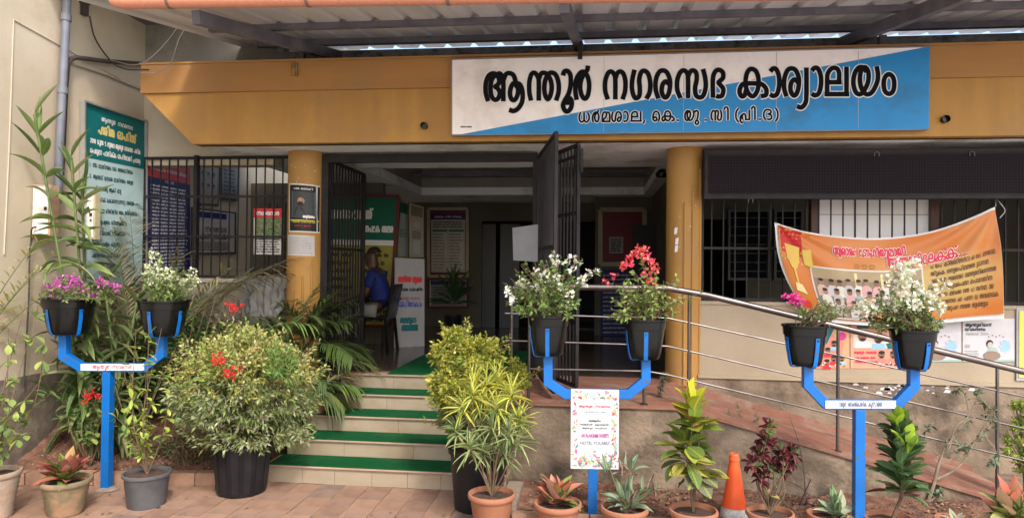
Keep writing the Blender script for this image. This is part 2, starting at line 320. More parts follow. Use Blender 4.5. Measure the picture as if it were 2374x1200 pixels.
class Sheet:
    """a flat print stretched between four corners (bottom-left, bottom-right, top-right, top-left)"""
    def __init__(s, bl, br, tr, tl, n=None, curve=0):
        s.c = [Vector(q) for q in (bl, br, tr, tl)]; s.W = (s.c[1]-s.c[0]).length; s.H = (s.c[3]-s.c[0]).length
        s.n = (Vector(n) if n else (s.c[1]-s.c[0]).cross(s.c[3]-s.c[0])).normalized(); s.b = B(); s.curve = curve; s.cyl = None
    def f(s, x, y, off=0):
        u = x/s.W; v = y/s.H; a, b, c, d = s.c
        p = a*(1-u)*(1-v)+b*u*(1-v)+c*u*v+d*(1-u)*v
        return p + s.n*(off - s.curve*(2*u-1)**2) if not s.cyl else s.bend(p, off)
    def bend(s, p, off):
        cx, cy, r = s.cyl; dx = max(-r*.97, min(r*.97, p.x-cx)); rr = r+.003+off; return Vector((cx+dx, cy-math.sqrt(rr*rr-dx*dx), p.z))
    def rect(s, u0, v0, u1, v1, m, lay=1):
        N = 8 if s.curve else 1
        for i in range(N):
            a = u0+(u1-u0)*i/N; c = u0+(u1-u0)*(i+1)/N
            s.b.face([s.f(x*s.W, y*s.H, .0012*lay) for x, y in ((a, v0), (c, v0), (c, v1), (a, v1))], m)
    def disc(s, u, v, rx, ry, m, lay=2, seg=14, a0=0, a1=6.2832):
        s.b.face([s.f((u+rx*math.cos(a0+(a1-a0)*k/seg))*s.W, (v+ry*math.sin(a0+(a1-a0)*k/seg))*s.H, .0012*lay) for k in range(seg)], m)
    def poly(s, pts, m, lay=2): s.b.face([s.f(u*s.W, v*s.H, .0012*lay) for u, v in pts], m)
    def text(s, t, u, v, hh, m, width=None, th=.09, lay=3, sub=2, centre=True):
        text(s.b, t, s.f, u*s.W, v*s.H, hh*s.H, width*s.W if width else None, th, .0012*lay, m, sub, centre)
    def lines(s, u0, u1, v0, v1, n, hh, m, lay=3, ragged=.15):
        for i in range(n):
            v = v1-(i+.8)*(v1-v0)/n; body_line(s.b, s.f, u0*s.W, v*s.H, hh*s.H, (u1-u0)*s.W*(1-rnd.random()*ragged), m, .0012*lay)
    def back(s, m, t=.004):
        a = [s.f(u*s.W, v*s.H, -t) for u, v in ((0, 0), (1, 0), (1, 1), (0, 1))]; N = 8 if s.curve else 1
        s.b.face(list(reversed(a)), m) if not s.curve else None
        s.rect(0, 0, 1, 1, m, 0)
        q = [s.f(u*s.W, v*s.H, 0) for u, v in ((0, 0), (1, 0), (1, 1), (0, 1))]
        if not s.curve:
            for i in range(4): s.b.face([a[i], a[(i+1) % 4], q[(i+1) % 4], q[i]], m)
    def build(s, name, label, cat, parent=None, group=None):
        if parent: return s.b.build(name, [], parent)
        return tag(s.b.build(name, [], None, loc=s.c[0]), label, cat, group)

# ------------------------------------------------------------------ shared materials
M_beige = mat('beige_wall_paint', (.38, .305, .215), (.33, .26, .18), 1.6, .85, .12, stain=(.36, .29, .20), sscale=2.2, bscale=60)
M_leftwall = mat('cream_wall_paint', (.49, .42, .315), (.42, .35, .25), 1.3, .85, .12, stain=(.42, .34, .25), sscale=1.6, bscale=60)
M_yellow = mat('ochre_paint', (.43, .225, .055), (.355, .185, .05), 2.6, .7, .06, stain=(.33, .18, .065), sscale=2.1, bscale=50, stretch=(2.2, 1, .35), detail=9)
M_yband = mat('ochre_band_paint', (.38, .19, .052), (.33, .16, .05), 2.0, .6, .05, stain=(.30, .17, .07), sscale=1.3, stretch=(.4, 1, 3))
M_soffit = mat('white_ceiling_paint', (.88, .88, .88), (.83, .82, .81), 1.2, .85, .06, stain=(.45, .38, .3), sscale=1.2)
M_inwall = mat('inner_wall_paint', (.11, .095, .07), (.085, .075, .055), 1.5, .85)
M_concrete = mat('stained_concrete', (.26, .255, .245), (.17, .165, .155), 5, .95, .5, stain=(.035, .03, .022), sscale=7)
M_plinth = mat('weathered_plaster', (.25, .185, .13), (.13, .095, .065), 4.5, .95, .5, stain=(.055, .042, .03), sscale=2.6, bscale=30)
M_grey_plaster = mat('grey_render', (.38, .33, .26), (.24, .2, .155), 3, .95, .4, stain=(.13, .10, .08), sscale=3, bscale=35)
M_redfloor = mat('red_oxide_floor', (.25, .11, .07), (.19, .08, .055), 3, .8, .25, stain=(.26, .19, .14), sscale=4, bscale=50)
M_tile = mat('cream_riser_tile', (.33, .265, .19), (.28, .225, .16), 2.0, .35, 0, stain=(.26, .19, .12), sscale=2.4, stretch=(1, 1, 5))
M_grout = mat('grout', (.28, .17, .11), None, 10, .9)
M_carpet = mat('green_turf_carpet', (.008, .125, .04), (.004, .075, .022), 90, .95, .8, bscale=400, spec=.1, stain=(.03, .12, .05), sscale=3)
M_floor = mat('hall_floor_tile', (.085, .065, .05), (.06, .048, .038), 2, .16, 0)
M_black = mat('black_iron', (.014, .012, .013), (.024, .02, .02), 9, .65, .1, spec=.25)
M_steel = mat('stainless_steel', (.20, .175, .17), (.12, .105, .10), 5, .42, 0, metal=1.0)
M_paver = mat('terracotta_paver', (.50, .29, .20), (.38, .22, .155), 7, .85, .3, stain=(.26, .17, .13), sscale=2.4, bscale=80)
M_joint = mat('sandy_joint', (.20, .13, .10), None, 20, .95, .3)
M_soil = mat('red_soil', (.19, .09, .055), (.085, .042, .028), 14, .97, .9, stain=(.26, .14, .09), sscale=11, bscale=70)
M_blue = mat('blue_paint', (.002, .125, .44), (.004, .10, .34), 3.5, .36, .08, chips=(.09, .075, .06))
M_bplastic = mat('black_plastic', (.004, .004, .0045), (.007, .007, .007), 6, .22, 0, spec=.35)
M_dplastic = mat('dark_plastic_matte', (.009, .009, .012), (.015, .015, .018), 6, .45, .05, spec=.3)
M_terra = mat('terracotta', (.36, .145, .075), (.28, .115, .062), 6, .8, .12, stain=(.30, .17, .11), sscale=5)
M_mossy = mat('mossy_terracotta', (.27, .19, .11), (.15, .125, .07), 7, .9, .25, stain=(.38, .20, .12), sscale=6)
M_pale = mat('lime_stained_terracotta', (.34, .265, .20), (.26, .19, .135), 9, .9, .2, stain=(.45, .25, .16), sscale=6)
M_sheetmetal = mat('roof_sheet_metal', (.66, .63, .63), (.54, .52, .52), 2, .5, .03, metal=.15, stretch=(3, .4, 1))
M_rafter = mat('painted_steel_section', (.13, .12, .14), (.09, .08, .095), 5, .6, .08, stain=(.17, .15, .15), sscale=4)
M_stem = mat('woody_stem', (.17, .11, .065), (.10, .065, .04), 20, .9, .3)
M_gstem = mat('green_stem', (.12, .16, .05), (.08, .11, .035), 20, .8)
M_wood = mat('brown_wood', (.10, .035, .02), (.07, .025, .015), 6, .5, stretch=(6, 6, .6))
W_ = pm((.78, .76, .74)); K_ = pm((.012, .012, .014)); RED = pm((.62, .03, .035)); TEAL = pm((.0, .13, .135)); NAVY = pm((.012, .014, .11))
CREAM = pm((.72, .62, .46)); YEL = pm((.62, .50, .06)); SKIN = pm((.26, .12, .065)); HAIR = pm((.02, .015, .013)); DG = pm((.0, .12, .07))
PINKW = pm((.72, .63, .58)); LBL = pm((.30, .48, .62)); GRAY = pm((.35, .34, .33)); ORG = pm((.72, .26, .12)); MAG = pm((.60, .04, .22)); GREENP = pm((.10, .25, .06))

# ------------------------------------------------------------------ the setting: ground, pavers, soil
XW = -4.85                       # plane of the side wall
g = B(); g.face([(-60, -60, -.012), (60, -60, -.012), (60, 80, -.012), (-60, 80, -.012)]); ground = structure(g.build('ground', mat('forecourt_paving', (.50, .46, .42), (.44, .40, .36), 3, .9, .2)))
b = B(); b.box((-.098, -.198, -.05), (.098, .198, 0)); me_pav = []
for i in range(4):
    mm = mat('terracotta_paver_%s' % 'abcd'[i], [(.31, .180, .112), (.27, .155, .098), (.335, .20, .13), (.21, .145, .11)][i], [(.215, .13, .09), (.185, .11, .08), (.235, .145, .10), (.15, .105, .085)][i], 7, .85, .3, stain=(.24, .155, .12), sscale=2.4, bscale=80)
    me_pav.append(b.data('paver', mm))
pav = thing('paving', 'terracotta paver blocks laid in rows towards the entrance steps', 'paving', (0, 4.8, 0)); pav['kind'] = 'structure'; del pav['category']
def edge_y(x): return 5.22 + (x+4.6)*.152
for i in range(38):
    x = -5.0+i*.2+.1; off = rnd.choice([0, .07, .13, -.05])
    for j in range(-1, 5):
        y = 5.60-.2-.4*j-off
        if y < 3.6: continue
        if x < -2.75 and y+.2 > edge_y(x)-.05:
            continue
        o = inst('paver', me_pav[rnd.choices(range(4), [4, 4, 3, 1])[0]], pav, (x, y, rnd.uniform(-.004, .003)), (rnd.gauss(0, .005), rnd.gauss(0, .008), rnd.gauss(0, .003)))
# fill strip in front of the left edging
for i in range(12):
    x = -5.0+i*.2+.1
    if x > -2.75: break
    yy = edge_y(x)-.06
    q = B(); q.box((-.098, -.16, -.05), (.098, .12, 0))
    if i == 0: me_fill = q.data('paver', me_pav[0].materials[0])
    inst('paver', me_fill, pav, (x, yy-.10, -.002), (0, 0, rnd.gauss(0, .004)))

def soil(name, x0, x1, y0f, y1, zf, nx=70, ny=30, m=M_soil):
    v = []; f = []
    for j in range(ny+1):
        for i in range(nx+1):
            x = x0+(x1-x0)*i/nx; y = y0f(x)+(y1-y0f(x))*j/ny
            v.append((x, y, zf(x, y, j/ny)+nr.uniform(-.012, .014)))
    for j in range(ny):
        for i in range(nx): a = j*(nx+1)+i; f.append((a, a+1, a+nx+2, a+nx+1))
    b = B(); b.mesh(v, f); o = structure(b.build(name, m, smooth=True)); return o
def sst(t): t = max(0, min(1, t)); return t*t*(3-2*t)
soil('soil_bed', XW, -2.6, lambda x: edge_y(x)+.05, 6.95, lambda x, y, t: .085+.36*sst(t*1.9)*sst((-x-2.5)/1.2)+.02*math.sin(x*9+y*5))
soil('soil_bed', -.52, 4.2, lambda x: 4.9, 5.56, lambda x, y, t: .075+.03*sst(t)+.015*math.sin(x*7))
# pebbles and dead leaves on the soil
ico = [(1, 0, 0), (-1, 0, 0), (0, 1, 0), (0, -1, 0), (0, 0, 1), (0, 0, -1)]; icf = [(0, 2, 4), (2, 1, 4), (1, 3, 4), (3, 0, 4), (2, 0, 5), (1, 2, 5), (3, 1, 5), (0, 3, 5)]
for (xa, xb, yf, yb, n, z0, z1) in ((XW+.1, -2.75, lambda x: edge_y(x)+.06, 6.3, 1500, .1, .42), (-.45, 4, lambda x: 4.93, 5.5, 1100, .09, .11)):
    b = B(); cs = [mat('clod_a', (.22, .11, .07), (.13, .06, .04), 9, .95), mat('clod_b', (.30, .20, .13), (.2, .12, .08), 9, .95), mat('clod_c', (.10, .05, .035), None, 9, .95)]
    for _ in range(n):
        x = rnd.uniform(xa, xb); t = rnd.random(); y = yf(x)+(yb-yf(x))*t; r = rnd.uniform(.004, .016)
        z = (.085+.36*sst(t*.5*1.9)*sst((-x-2.5)/1.2)) if z1 > .2 else .08+.03*t
        if z1 > .2: tt = (y-edge_y(x)-.05)/(6.95-edge_y(x)-.05); z = .085+.36*sst(tt*1.9)*sst((-x-2.5)/1.2)+.02*math.sin(x*9+y*5)
        s = [rnd.uniform(.6, 1.3) for _ in range(3)]; b.mesh([(x+p[0]*r*s[0], y+p[1]*r*s[1], z+p[2]*r*s[2]*.8) for p in ico], icf, rnd.choice([0, 0, 1, 2]))
    o = b.build('soil_crumbs', cs); o['kind'] = 'stuff'; tag(o, 'red soil crumbs and pebbles scattered over the %s planting bed' % ('left' if xa < -2 else 'right'), 'soil')

# brick edging
def brick_mesh(l, d, h, mm):
    b = B(); b.box((-l/2, -d/2, 0), (l/2, d/2, h)); me = b.data('brick', mm); return me
M_edge = mat('edging_brick', (.36, .20, .13), (.25, .15, .10), 8, .9, .3, stain=(.18, .12, .09), sscale=4)
M_edge2 = mat('cement_kerb', (.30, .235, .18), (.2, .155, .12), 8, .95, .4, stain=(.13, .10, .075), sscale=4)
eb = thing('brick_edging', 'low terracotta brick edging in front of the left planting bed', 'edging', (-3.8, 5.3, 0))
bm = brick_mesh(.262, .09, .10, M_edge); ang = math.atan(.152)
for i in range(8):
    x = -4.72+i*.273*math.cos(ang)
    inst('brick', bm, eb, (x, edge_y(x), rnd.uniform(-.008, .004)), (rnd.gauss(0, .02), 0, ang+rnd.gauss(0, .015)))
eb2 = thing('brick_edging', 'brick edging round the right bed behind the row of terracotta pots', 'edging', (1.5, 4.85, 0))
bm2 = brick_mesh(.262, .09, .10, M_edge2)
for i in range(15): inst('brick', bm, eb2, (-.40+i*.273, 4.86, rnd.uniform(-.008, .004)), (0, 0, rnd.gauss(0, .012)))
for i in range(2): inst('brick', bm2, eb2, (-.57, 5.04+i*.28, .012), (0, 0, math.pi/2+rnd.gauss(0, .01)), (1.03, 1.3, 1.2))

# ------------------------------------------------------------------ steps
YS, TR, RI, LZ = 5.56, .30, .147, .735
st = thing('entrance_steps', 'five cream tiled steps with strips of green turf carpet', 'steps', (-1.7, YS, 0))
XR = -.66
def xl(k): return -2.70+.05*k      # left end steps in a little with each riser
b = B()
for k in range(5): b.box((xl(k)+.01, YS+TR*k+.012, 0 if k == 0 else .0), (XR, YS+TR*(k+1)+.02 if k < 4 else 7.0, RI*(k+1)-.012))
b.build('concrete_core', M_grout, st)
for k in range(5):
    y = YS+TR*k; x = xl(k); L = .60; first = [.32, .52, .25, .62, .55][k]; x1 = x; n = 0; w = first
    while x1 < XR-.02:
        x2 = min(x1+w, XR); q = B(); q.box((x1+.0015, y, RI*k+.002), (x2-.0015, y+.012, RI*(k+1)-.014)); o = q.build('riser_tile', M_tile, st); x1 = x2; w = .62 if k else [.28, .32, .3][n % 3]; n += 1
    q = B(); q.box((x-.01, y-.022, RI*(k+1)-.014), (XR, y+TR-.002 if k < 4 else y+.10, RI*(k+1))); q.build('tread', mat('tread_slab', (.40, .27, .19), (.32, .2, .14), 5, .7), st, bevel=.003)
    if k < 4:
        q = B(); q.box((x+.03, y-.012, RI*(k+1)+.0005), (XR, y+TR-.004, RI*(k+1)+.009)); q.build('carpet_strip', M_carpet, st)
# landing carpet
ca = B(); ca.box((PZ(900, 866, LZ).x, 6.76, LZ+.001), (-.75, 8.9, LZ+.011)); tag(ca.build('carpet', M_carpet, loc=None), 'green turf carpet running from the top step into the hall', 'carpet')

# ------------------------------------------------------------------ the building
bd = thing('municipal_office', 'ochre and cream municipal office with columned entrance', 'building', (0, 7.0, 0))
YF, YC, YWL = 6.30, 6.85, 6.74            # fascia front, column centre, wall front
ZS = 2.985                                 # soffit height
def part(name, m, boxes, parent=bd, **k):
    b = B()
    for a, c in boxes: b.box(a, c)
    return b.build(name, m, parent, **k)
XE = 6.0
# hall floor (behind the steps), hall walls, ceiling
part('hall_floor', M_floor, [((XW, 7.0, .60), (XE, 12.3, LZ)), ((XW, 6.97, 0), (-2.66, 7.0, LZ))])
hc = part('ceiling', M_soffit, [((PY(447, 325, YF).x, YF+.10, ZS), (-2.75, 12.3, ZS+.12)), ((-2.75, YF+.10, ZS), (.82, 8.0, ZS+.12)), ((.82, YF+.10, ZS), (XE, 12.3, ZS+.12)), ((-2.75, 11.0, ZS), (.82, 12.3, ZS+.12))])
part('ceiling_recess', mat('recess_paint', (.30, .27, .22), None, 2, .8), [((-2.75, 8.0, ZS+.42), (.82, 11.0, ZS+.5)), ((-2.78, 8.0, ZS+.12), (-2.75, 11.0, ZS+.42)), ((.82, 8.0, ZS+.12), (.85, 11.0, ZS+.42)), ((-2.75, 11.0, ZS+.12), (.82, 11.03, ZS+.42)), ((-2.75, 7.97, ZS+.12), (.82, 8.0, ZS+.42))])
b = B(); b.box((-.05, 0, -.025), (.05, 3.57, .025)); mb_ = b.data('ceiling_beam', M_rafter)
for yy in (8.7, 9.5, 10.3): inst('ceiling_beam', mb_, bd, (.82, yy, ZS+.22), (0, 0, math.pi/2))
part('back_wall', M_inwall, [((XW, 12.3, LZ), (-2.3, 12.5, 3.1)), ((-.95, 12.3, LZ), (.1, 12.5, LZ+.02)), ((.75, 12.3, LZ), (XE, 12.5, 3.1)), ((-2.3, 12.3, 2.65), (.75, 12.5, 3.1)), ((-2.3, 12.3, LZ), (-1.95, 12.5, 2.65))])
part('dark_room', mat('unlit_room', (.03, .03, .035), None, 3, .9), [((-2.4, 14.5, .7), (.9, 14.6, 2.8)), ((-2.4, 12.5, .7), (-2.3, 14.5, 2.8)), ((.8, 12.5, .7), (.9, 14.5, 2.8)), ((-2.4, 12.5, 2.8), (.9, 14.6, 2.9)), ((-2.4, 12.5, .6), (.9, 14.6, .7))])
# facade wall right of the entrance: lower wall, window reveals
part('lower_wall', M_beige, [((1.02, YWL, 0), (XE, YWL+.2, 1.49))])
part('window_sill', M_beige, [((1.02, YWL-.015, 1.49), (XE, YWL+.2, 1.52))])
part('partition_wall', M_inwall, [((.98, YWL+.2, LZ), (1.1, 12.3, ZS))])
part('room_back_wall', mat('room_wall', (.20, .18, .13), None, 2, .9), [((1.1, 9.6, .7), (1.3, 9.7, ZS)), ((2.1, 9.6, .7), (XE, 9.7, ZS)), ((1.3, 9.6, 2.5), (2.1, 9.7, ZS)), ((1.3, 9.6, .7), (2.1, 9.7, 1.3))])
part('room_floor', M_floor, [((1.1, YWL+.2, .60), (XE, 9.6, LZ))])
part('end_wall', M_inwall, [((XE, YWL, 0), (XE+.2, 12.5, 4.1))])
# plinth band and its sloping lower edge beside the ramp
part('plinth', M_plinth, [((1.02, YWL-.02, 0), (XE, YWL, .80))])
b = B(); b.beam((1.02, YWL-.012, .81), (XE, YWL-.012, .80), .05, .03, 0); b.build('plinth_cap', M_beige, bd)
# left half wall under the grille
part('half_wall', M_grey_plaster, [((XW, 6.92, 0), (-3.0, 7.08, 1.63))])
part('half_wall_cap', mat('pale_cap', (.45, .38, .29), None, 3, .9), [((XW, 6.89, 1.63), (-2.98, 7.10, 1.67))])
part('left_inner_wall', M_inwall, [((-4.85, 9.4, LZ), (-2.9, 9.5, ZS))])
b = B()
for i in range(14): b.box((-4.6+i*.12, 9.36, LZ), (-4.56+i*.12, 9.4, 2.7))
b.build('louvre', mat('louvre_brown', (.11, .085, .06), None, 3, .8), bd)
# fascia beam: vertical band above, deep face below, mitred left end
zt = PY(1400, 127, YF).z; zb = ZS; zm = PY(1000, 205, YF).z
xa = PY(333, 152, YF).x; xc = PY(447, 325, YF).x
b = B(); b.prism([(xc, zb), (XE, zb), (XE, zm), (xa, zm)], YF, YF+.16); b.build('fascia', M_yellow, bd)
b = B(); b.prism([(xa-.012, zm+.001), (XE, zm+.001), (XE, zt), (xa-.012, zt)], YF-.025, YF+.16); b.build('fascia_band', M_yband, bd)
b = B(); b.prism([(xa-.02, zt+.001), (XE, zt+.001), (XE, zt+.02), (xa-.02, zt+.02)], YF-.035, YF+.75); b.build('fascia_cap', M_yband, bd)
for (px, py) in ((985, 293), (2188, 278)):
    p = PY(px, py, YF); b = B()
    b.tube([p+Vector((0, .03, 0)), p+Vector((0, -.05, 0))], .032, 16, cap=False); b.tube([p+Vector((0, -.0, 0)), p+Vector((0, -.012, 0))], .026, 16)
    b.build('drain_outlet', M_bplastic, bd, smooth=True)
p = PY(684, 160, YF-.03); b = B(); b.box(p+Vector((-.03, -.02, -.07)), p+Vector((.03, .02, .05))); b.box(p+Vector((-.012, -.035, -.075)), p+Vector((.012, -.02, .05))); b.build('bracket_stub', mat('rusty_bracket', (.33, .2, .07), (.2, .12, .05), 20, .8), bd)
# parapet above and tall wall at the left
part('parapet', M_concrete, [((-3.35, 6.98, 3.7), (XE, 7.15, PY(1400, 101.6, 6.98).z))])
part('upper_wall', mat('upper_grey_wall', (.25, .235, .2), (.18, .165, .14), 1.5, .95, .2, stain=(.12, .11, .09), sscale=1.5), [((XW, 7.0, 3.9), (-3.35, 7.2, 5.6)), ((-3.35, 7.2, 3.0), (-3.30, 9.5, 5.6))])
part('upper_infill', M_leftwall, [((XW, 7.0, ZS-.10), (-3.35, 7.2, 3.9))])
part('upper_slab', mat('slab_underside', (.22, .20, .18), (.15, .135, .12), 2, .95, .2), [((XW, 5.45, 4.42), (-3.62, 7.0, 4.55))])
# columns
def column(px0, px1, py, lab):
    a = PY(px0, py, YC-.05); c = PY(px1, py, YC-.05); x = (a.x+c.x)/2; r = (c.x-a.x)/2
    b = B(); b.lathe((x, YC, 0), [(r, LZ-.02), (r, 1.2), (r, 2.0), (r, ZS)], 36); o = b.build('column', M_yellow, bd, smooth=True); o['label'] = lab
    b = B()
    for dx in (.0, .075, .15): b.tube([(x+dx-.02, YC-math.sqrt(max(r*r-(dx-.02)**2, 0))-.004, LZ), (x+dx-.02, YC-math.sqrt(max(r*r-(dx-.02)**2, 0))-.004, 1.55+dx*2.2+(.9 if x > 0 else 0))], .011, 6)
    b.build('conduit', M_yellow, o, smooth=True)
    chips = mat('bare_lime_chip', (.62, .58, .5), None, 5, .9); b = B()
    for _ in range(26 if x < 0 else 12):
        t = rnd.uniform(-1.0, .95); zz = rnd.uniform(2.45, 2.93) if x < 0 else rnd.uniform(1.9, 2.5); s = rnd.uniform(.003, .012)
        c0 = [Vector((x+(r+.0015)*math.sin(t+dx), YC-(r+.0015)*math.cos(t+dx), zz+dz)) for dx, dz in ((0, 0), (s*4, s*.4), (s*3, s*1.6), (-s, s*1.2))]; b.face(c0)
    b.build('paint_chips', chips, o)
    return o, x, r
colL, cxl, crl = column(667, 745, 350, 'left ochre column carrying two posters'); colR, cxr, crr = column(1547, 1632, 345, 'right ochre column beside the window')

# ------------------------------------------------------------------ ramp
rp = thing('entrance_ramp', 'red oxide ramp with weathered side wall sloping down to the right', 'ramp', (1.2, 5.6, 0))
XB = .72; XD = 3.45
def rz(x): return LZ if x < XB else LZ+(x-XB)*(.02-LZ)/(XD-XB)
b = B(); b.prism([(-.66, 0), (XE, 0), (XE, .02), (XD, rz(XD)-.02), (XB, LZ-.02), (-.66, LZ-.02)], 5.56, YWL); b.build('side_wall', M_plinth, rp)
b = B(); b.prism([(-.655, LZ-.02), (XB, LZ-.02), (XD, rz(XD)-.02), (XD, rz(XD)+.003), (XB, LZ), (-.655, LZ)], 5.54, YWL-.022); b.build('ramp_floor', M_redfloor, rp)
part('landing_slab', M_redfloor, [((-.655, YWL-.022, LZ-.1), (1.02, 7.0, LZ-.001))])
b = B(); b.prism([(XB, LZ+.0), (XD, rz(XD)), (XD, rz(XD)+.05), (XB+.1, LZ+.03)], YWL-.05, YWL-.021); b.build('ramp_kerb', M_redfloor, rp)

# ------------------------------------------------------------------ railing
rl = thing('steel_railing', 'stainless steel railing along the ramp with three lower rails', 'railing', (1.2, 5.6, 0))
YR = 5.62
def P_(px, py): return PY(px, py, YR)
b = B(); b.tube([P_(1322, 665), P_(1550, 668), P_(1640, 684), P_(1943, 757), P_(2374, 861), P_(2500, 891)], .025, 12); b.tube([P_(1190, 668), P_(1325, 665)], .025, 12); b.build('handrail', M_steel, rl, smooth=True)
for pts in ([(1171, 726), (1430, 735), (1548, 737), (1943, 823), (2312, 905), (2480, 942)], [(1171, 789), (1430, 797), (1548, 802), (1943, 893), (2312, 978), (2480, 1016)], [(1171, 853), (1500, 860), (1548, 868), (1943, 962), (2312, 1052), (2480, 1093)]):
    b = B(); b.tube([P_(*q) for q in pts], .0078, 8); b.build('rail', M_steel, rl, smooth=True)
for (px, t) in ((1187, 668), (1228, 667), (1495, 667), (1598, 676), (1943, 757), (2312, 846)):
    p = P_(px, t); z0 = rz(p.x); b = B(); b.tube([(p.x, YR, z0), (p.x, YR, p.z)], .0125, 10); o = b.build('post', M_steel, rl, smooth=True)
    b = B(); b.lathe((p.x, YR, z0), [(.032, 0), (.032, .006), (.016, .014)], 14, cap1=True); b.build('flange', M_steel, o, smooth=True)

# ------------------------------------------------------------------ grilles and gates
def bar_mesh(h, w=.0115):
    b = B(); b.box((-w/2, -w/2, 0), (w/2, w/2, h)); return b.data('bar', M_black)
def grille(name, parent, x0, x1, y, z0, z1, n, cross, fw=.028, lab=None):
    b = B(); b.box((x0, y-fw/2, z1-fw), (x1, y+fw/2, z1)); b.box((x0, y-fw/2, z0), (x1, y+fw/2, z0+fw)); b.box((x0, y-fw/2, z0+fw), (x0+fw, y+fw/2, z1-fw)); b.box((x1-fw, y-fw/2, z0+fw), (x1, y+fw/2, z1-fw))
    f = b.build(name, M_black, parent); m = bar_mesh(z1-z0-2*fw)
    if lab: f['label'] = lab
    for i in range(n): inst('bar', m, f, (x0+(x1-x0)*(i+1)/(n+1), y, z0+fw))
    for z in cross:
        q = B(); q.box((x0+fw, y-.018, z-.012), (x1-fw, y-.0075, z+.012)); q.build('cross_bar', M_black, f)
    return f
zg1 = PY(560, 363, 7.0).z
grille('left_grille', bd, XW+.02, -3.05, 6.98, 1.675, zg1, 17, [PY(560, 456, 7).z, PY(560, 549, 7).z])
b = B(); b.box((PY(455, 500, 6.98).x-.02, 6.95, 1.675), (PY(455, 500, 6.98).x+.02, 7.01, ZS)); b.build('grille_post', M_black, bd)
grille('window_grille', bd, 1.04, XE-.05, YWL+.04, 1.525, ZS-.02, 44, [PY(1700, 575, YWL).z])
# window frames of the room behind, brown posts and white shutter leaves
yb = 7.02
fr = mat('aluminium_frame', (.22, .21, .19), None, 5, .5)
for (pa, pb) in ((1688, 1785), (1795, 1862)):
    a = PY(pa, 485, 9.5); c = PY(pb, 650, 9.5); b = B(); w = .03
    b.box((a.x, 9.48, c.z), (a.x+w, 9.56, a.z)); b.box((c.x-w, 9.48, c.z), (c.x, 9.56, a.z)); b.box((a.x+w, 9.48, a.z-w), (c.x-w, 9.56, a.z)); b.box((a.x+w, 9.48, c.z), (c.x-w, 9.56, c.z+w))
    o = b.build('inner_window', fr, bd); k = B()
    k.box((a.x+w, 9.54, c.z+w), (c.x-w, 9.55, a.z-w)); k.build('pane', mat('dark_glass', (.015, .018, .025), None, 3, .08), o)
    q = B()
    for i in range(1, 8): q.box((a.x+w, 9.50, c.z+(a.z-c.z)*i/8), (c.x-w, 9.512, c.z+(a.z-c.z)*i/8+.008))
    q.build('louvre_blades', fr, o)
for px in (1887, 2163):
    a = PY(px, 470, yb); b = B(); b.box((a.x-.035, yb-.04, 1.4), (a.x+.035, yb+.04, ZS)); b.build('door_post', M_wood, bd)
x0 = PY(1894, 470, yb).x; x1 = PY(2156, 470, yb).x; M_shut = mat('white_shutter', (.86, .80, .78), (.80, .75, .72), 3, .5)
b = B(); b.box((0, 0, 0), ((x1-x0)/3-.006, .03, 1.55)); ms_ = b.data('shutter_leaf', M_shut)
for i in range(3): inst('shutter_leaf', ms_, bd, (x0+(x1-x0)*i/3+.003, yb, 1.4))
b = B(); b.box((x0, yb-.008, PY(2000, 498, yb).z), (x1, yb-.001, PY(2000, 498, yb).z+.006)); b.build('shutter_seam', fr, bd)
# gate frame
zl = PY(1000, 357, 6.85).z; zl2 = PY(1000, 376, 6.85).z
xg0 = PY(748, 360, 6.85).x; xg1 = PY(1247, 360, 6.85).x
part('gate_frame', M_black, [((xg0, 6.82, zl2), (xg1, 6.88, zl)), ((xg0, 6.82, LZ), (xg0+.075, 6.88, zl2)), ((xg1-.045, 6.82, LZ), (xg1, 6.88, zl2))])
def leaf_gate(p, q, zb, zt0, zt1, n, cross, lab, fw=.03):
    """p, q: hinge and free edge on plan"""
    p = Vector((*p, 0)); q = Vector((*q, 0)); d = (q-p); L = d.length; d.normalize(); up = Vector((0, 0, 1))
    def at(s, z): return p+d*(L*s)+up*z
    b = B()
    b.beam(at(0, zb), at(0, zt0), fw, fw, up=d); b.beam(at(1, zb), at(1, zt1), fw, fw, up=d)
    b.beam(at(0, zt0), at(1, zt1), fw, fw); b.beam(at(0, zb), at(1, zb), fw, fw)
    o = b.build('gate_leaf', M_black, bd); o['label'] = lab; m = bar_mesh(1.0, .016); a = math.atan2(d.y, d.x)
    for i in range(n):
        s = (i+1)/(n+1); inst('bar', m, o, at(s, zb), (0, 0, a), (1, 1, zt0+(zt1-zt0)*s-zb))
    for z in cross: k = B(); k.beam(at(0, z), at(1, z), .012, .03); k.build('cross_bar', M_black, o)
    return o
h1 = PY(766, 372, 6.9); e1 = PY(845, 405, 7.85)
leaf_gate((h1.x, 6.9), (e1.x, 7.85), .80, h1.z, e1.z, 11, [2.0, 1.35], 'left gate leaf folded back into the hall')
h2 = PY(1249, 365, 6.78); e2 = PY(1290, 308, 5.70)
leaf_gate((h2.x, 6.78), (e2.x, 5.70), .80, h2.z, e2.z, 15, [2.0, 1.35, 1.7], 'right gate leaf swung out towards the steps')
h3 = PY(1294, 354, 6.40); e3 = PY(1341, 336, 6.0)
leaf_gate((h3.x, 6.40), (e3.x, 6.0), .80, h3.z, e3.z, 5, [1.35, 1.9, 2.3, PY(1341, 360, 6.0).z], 'narrow outer gate leaf standing ajar')
b = B(); pz = PY(1347, 345, 6.0); b.box((pz.x, 5.97, PY(1347, 400, 6).z), (pz.x+.02, 6.03, pz.z)); b.build('gate_bolt', M_black, bd)
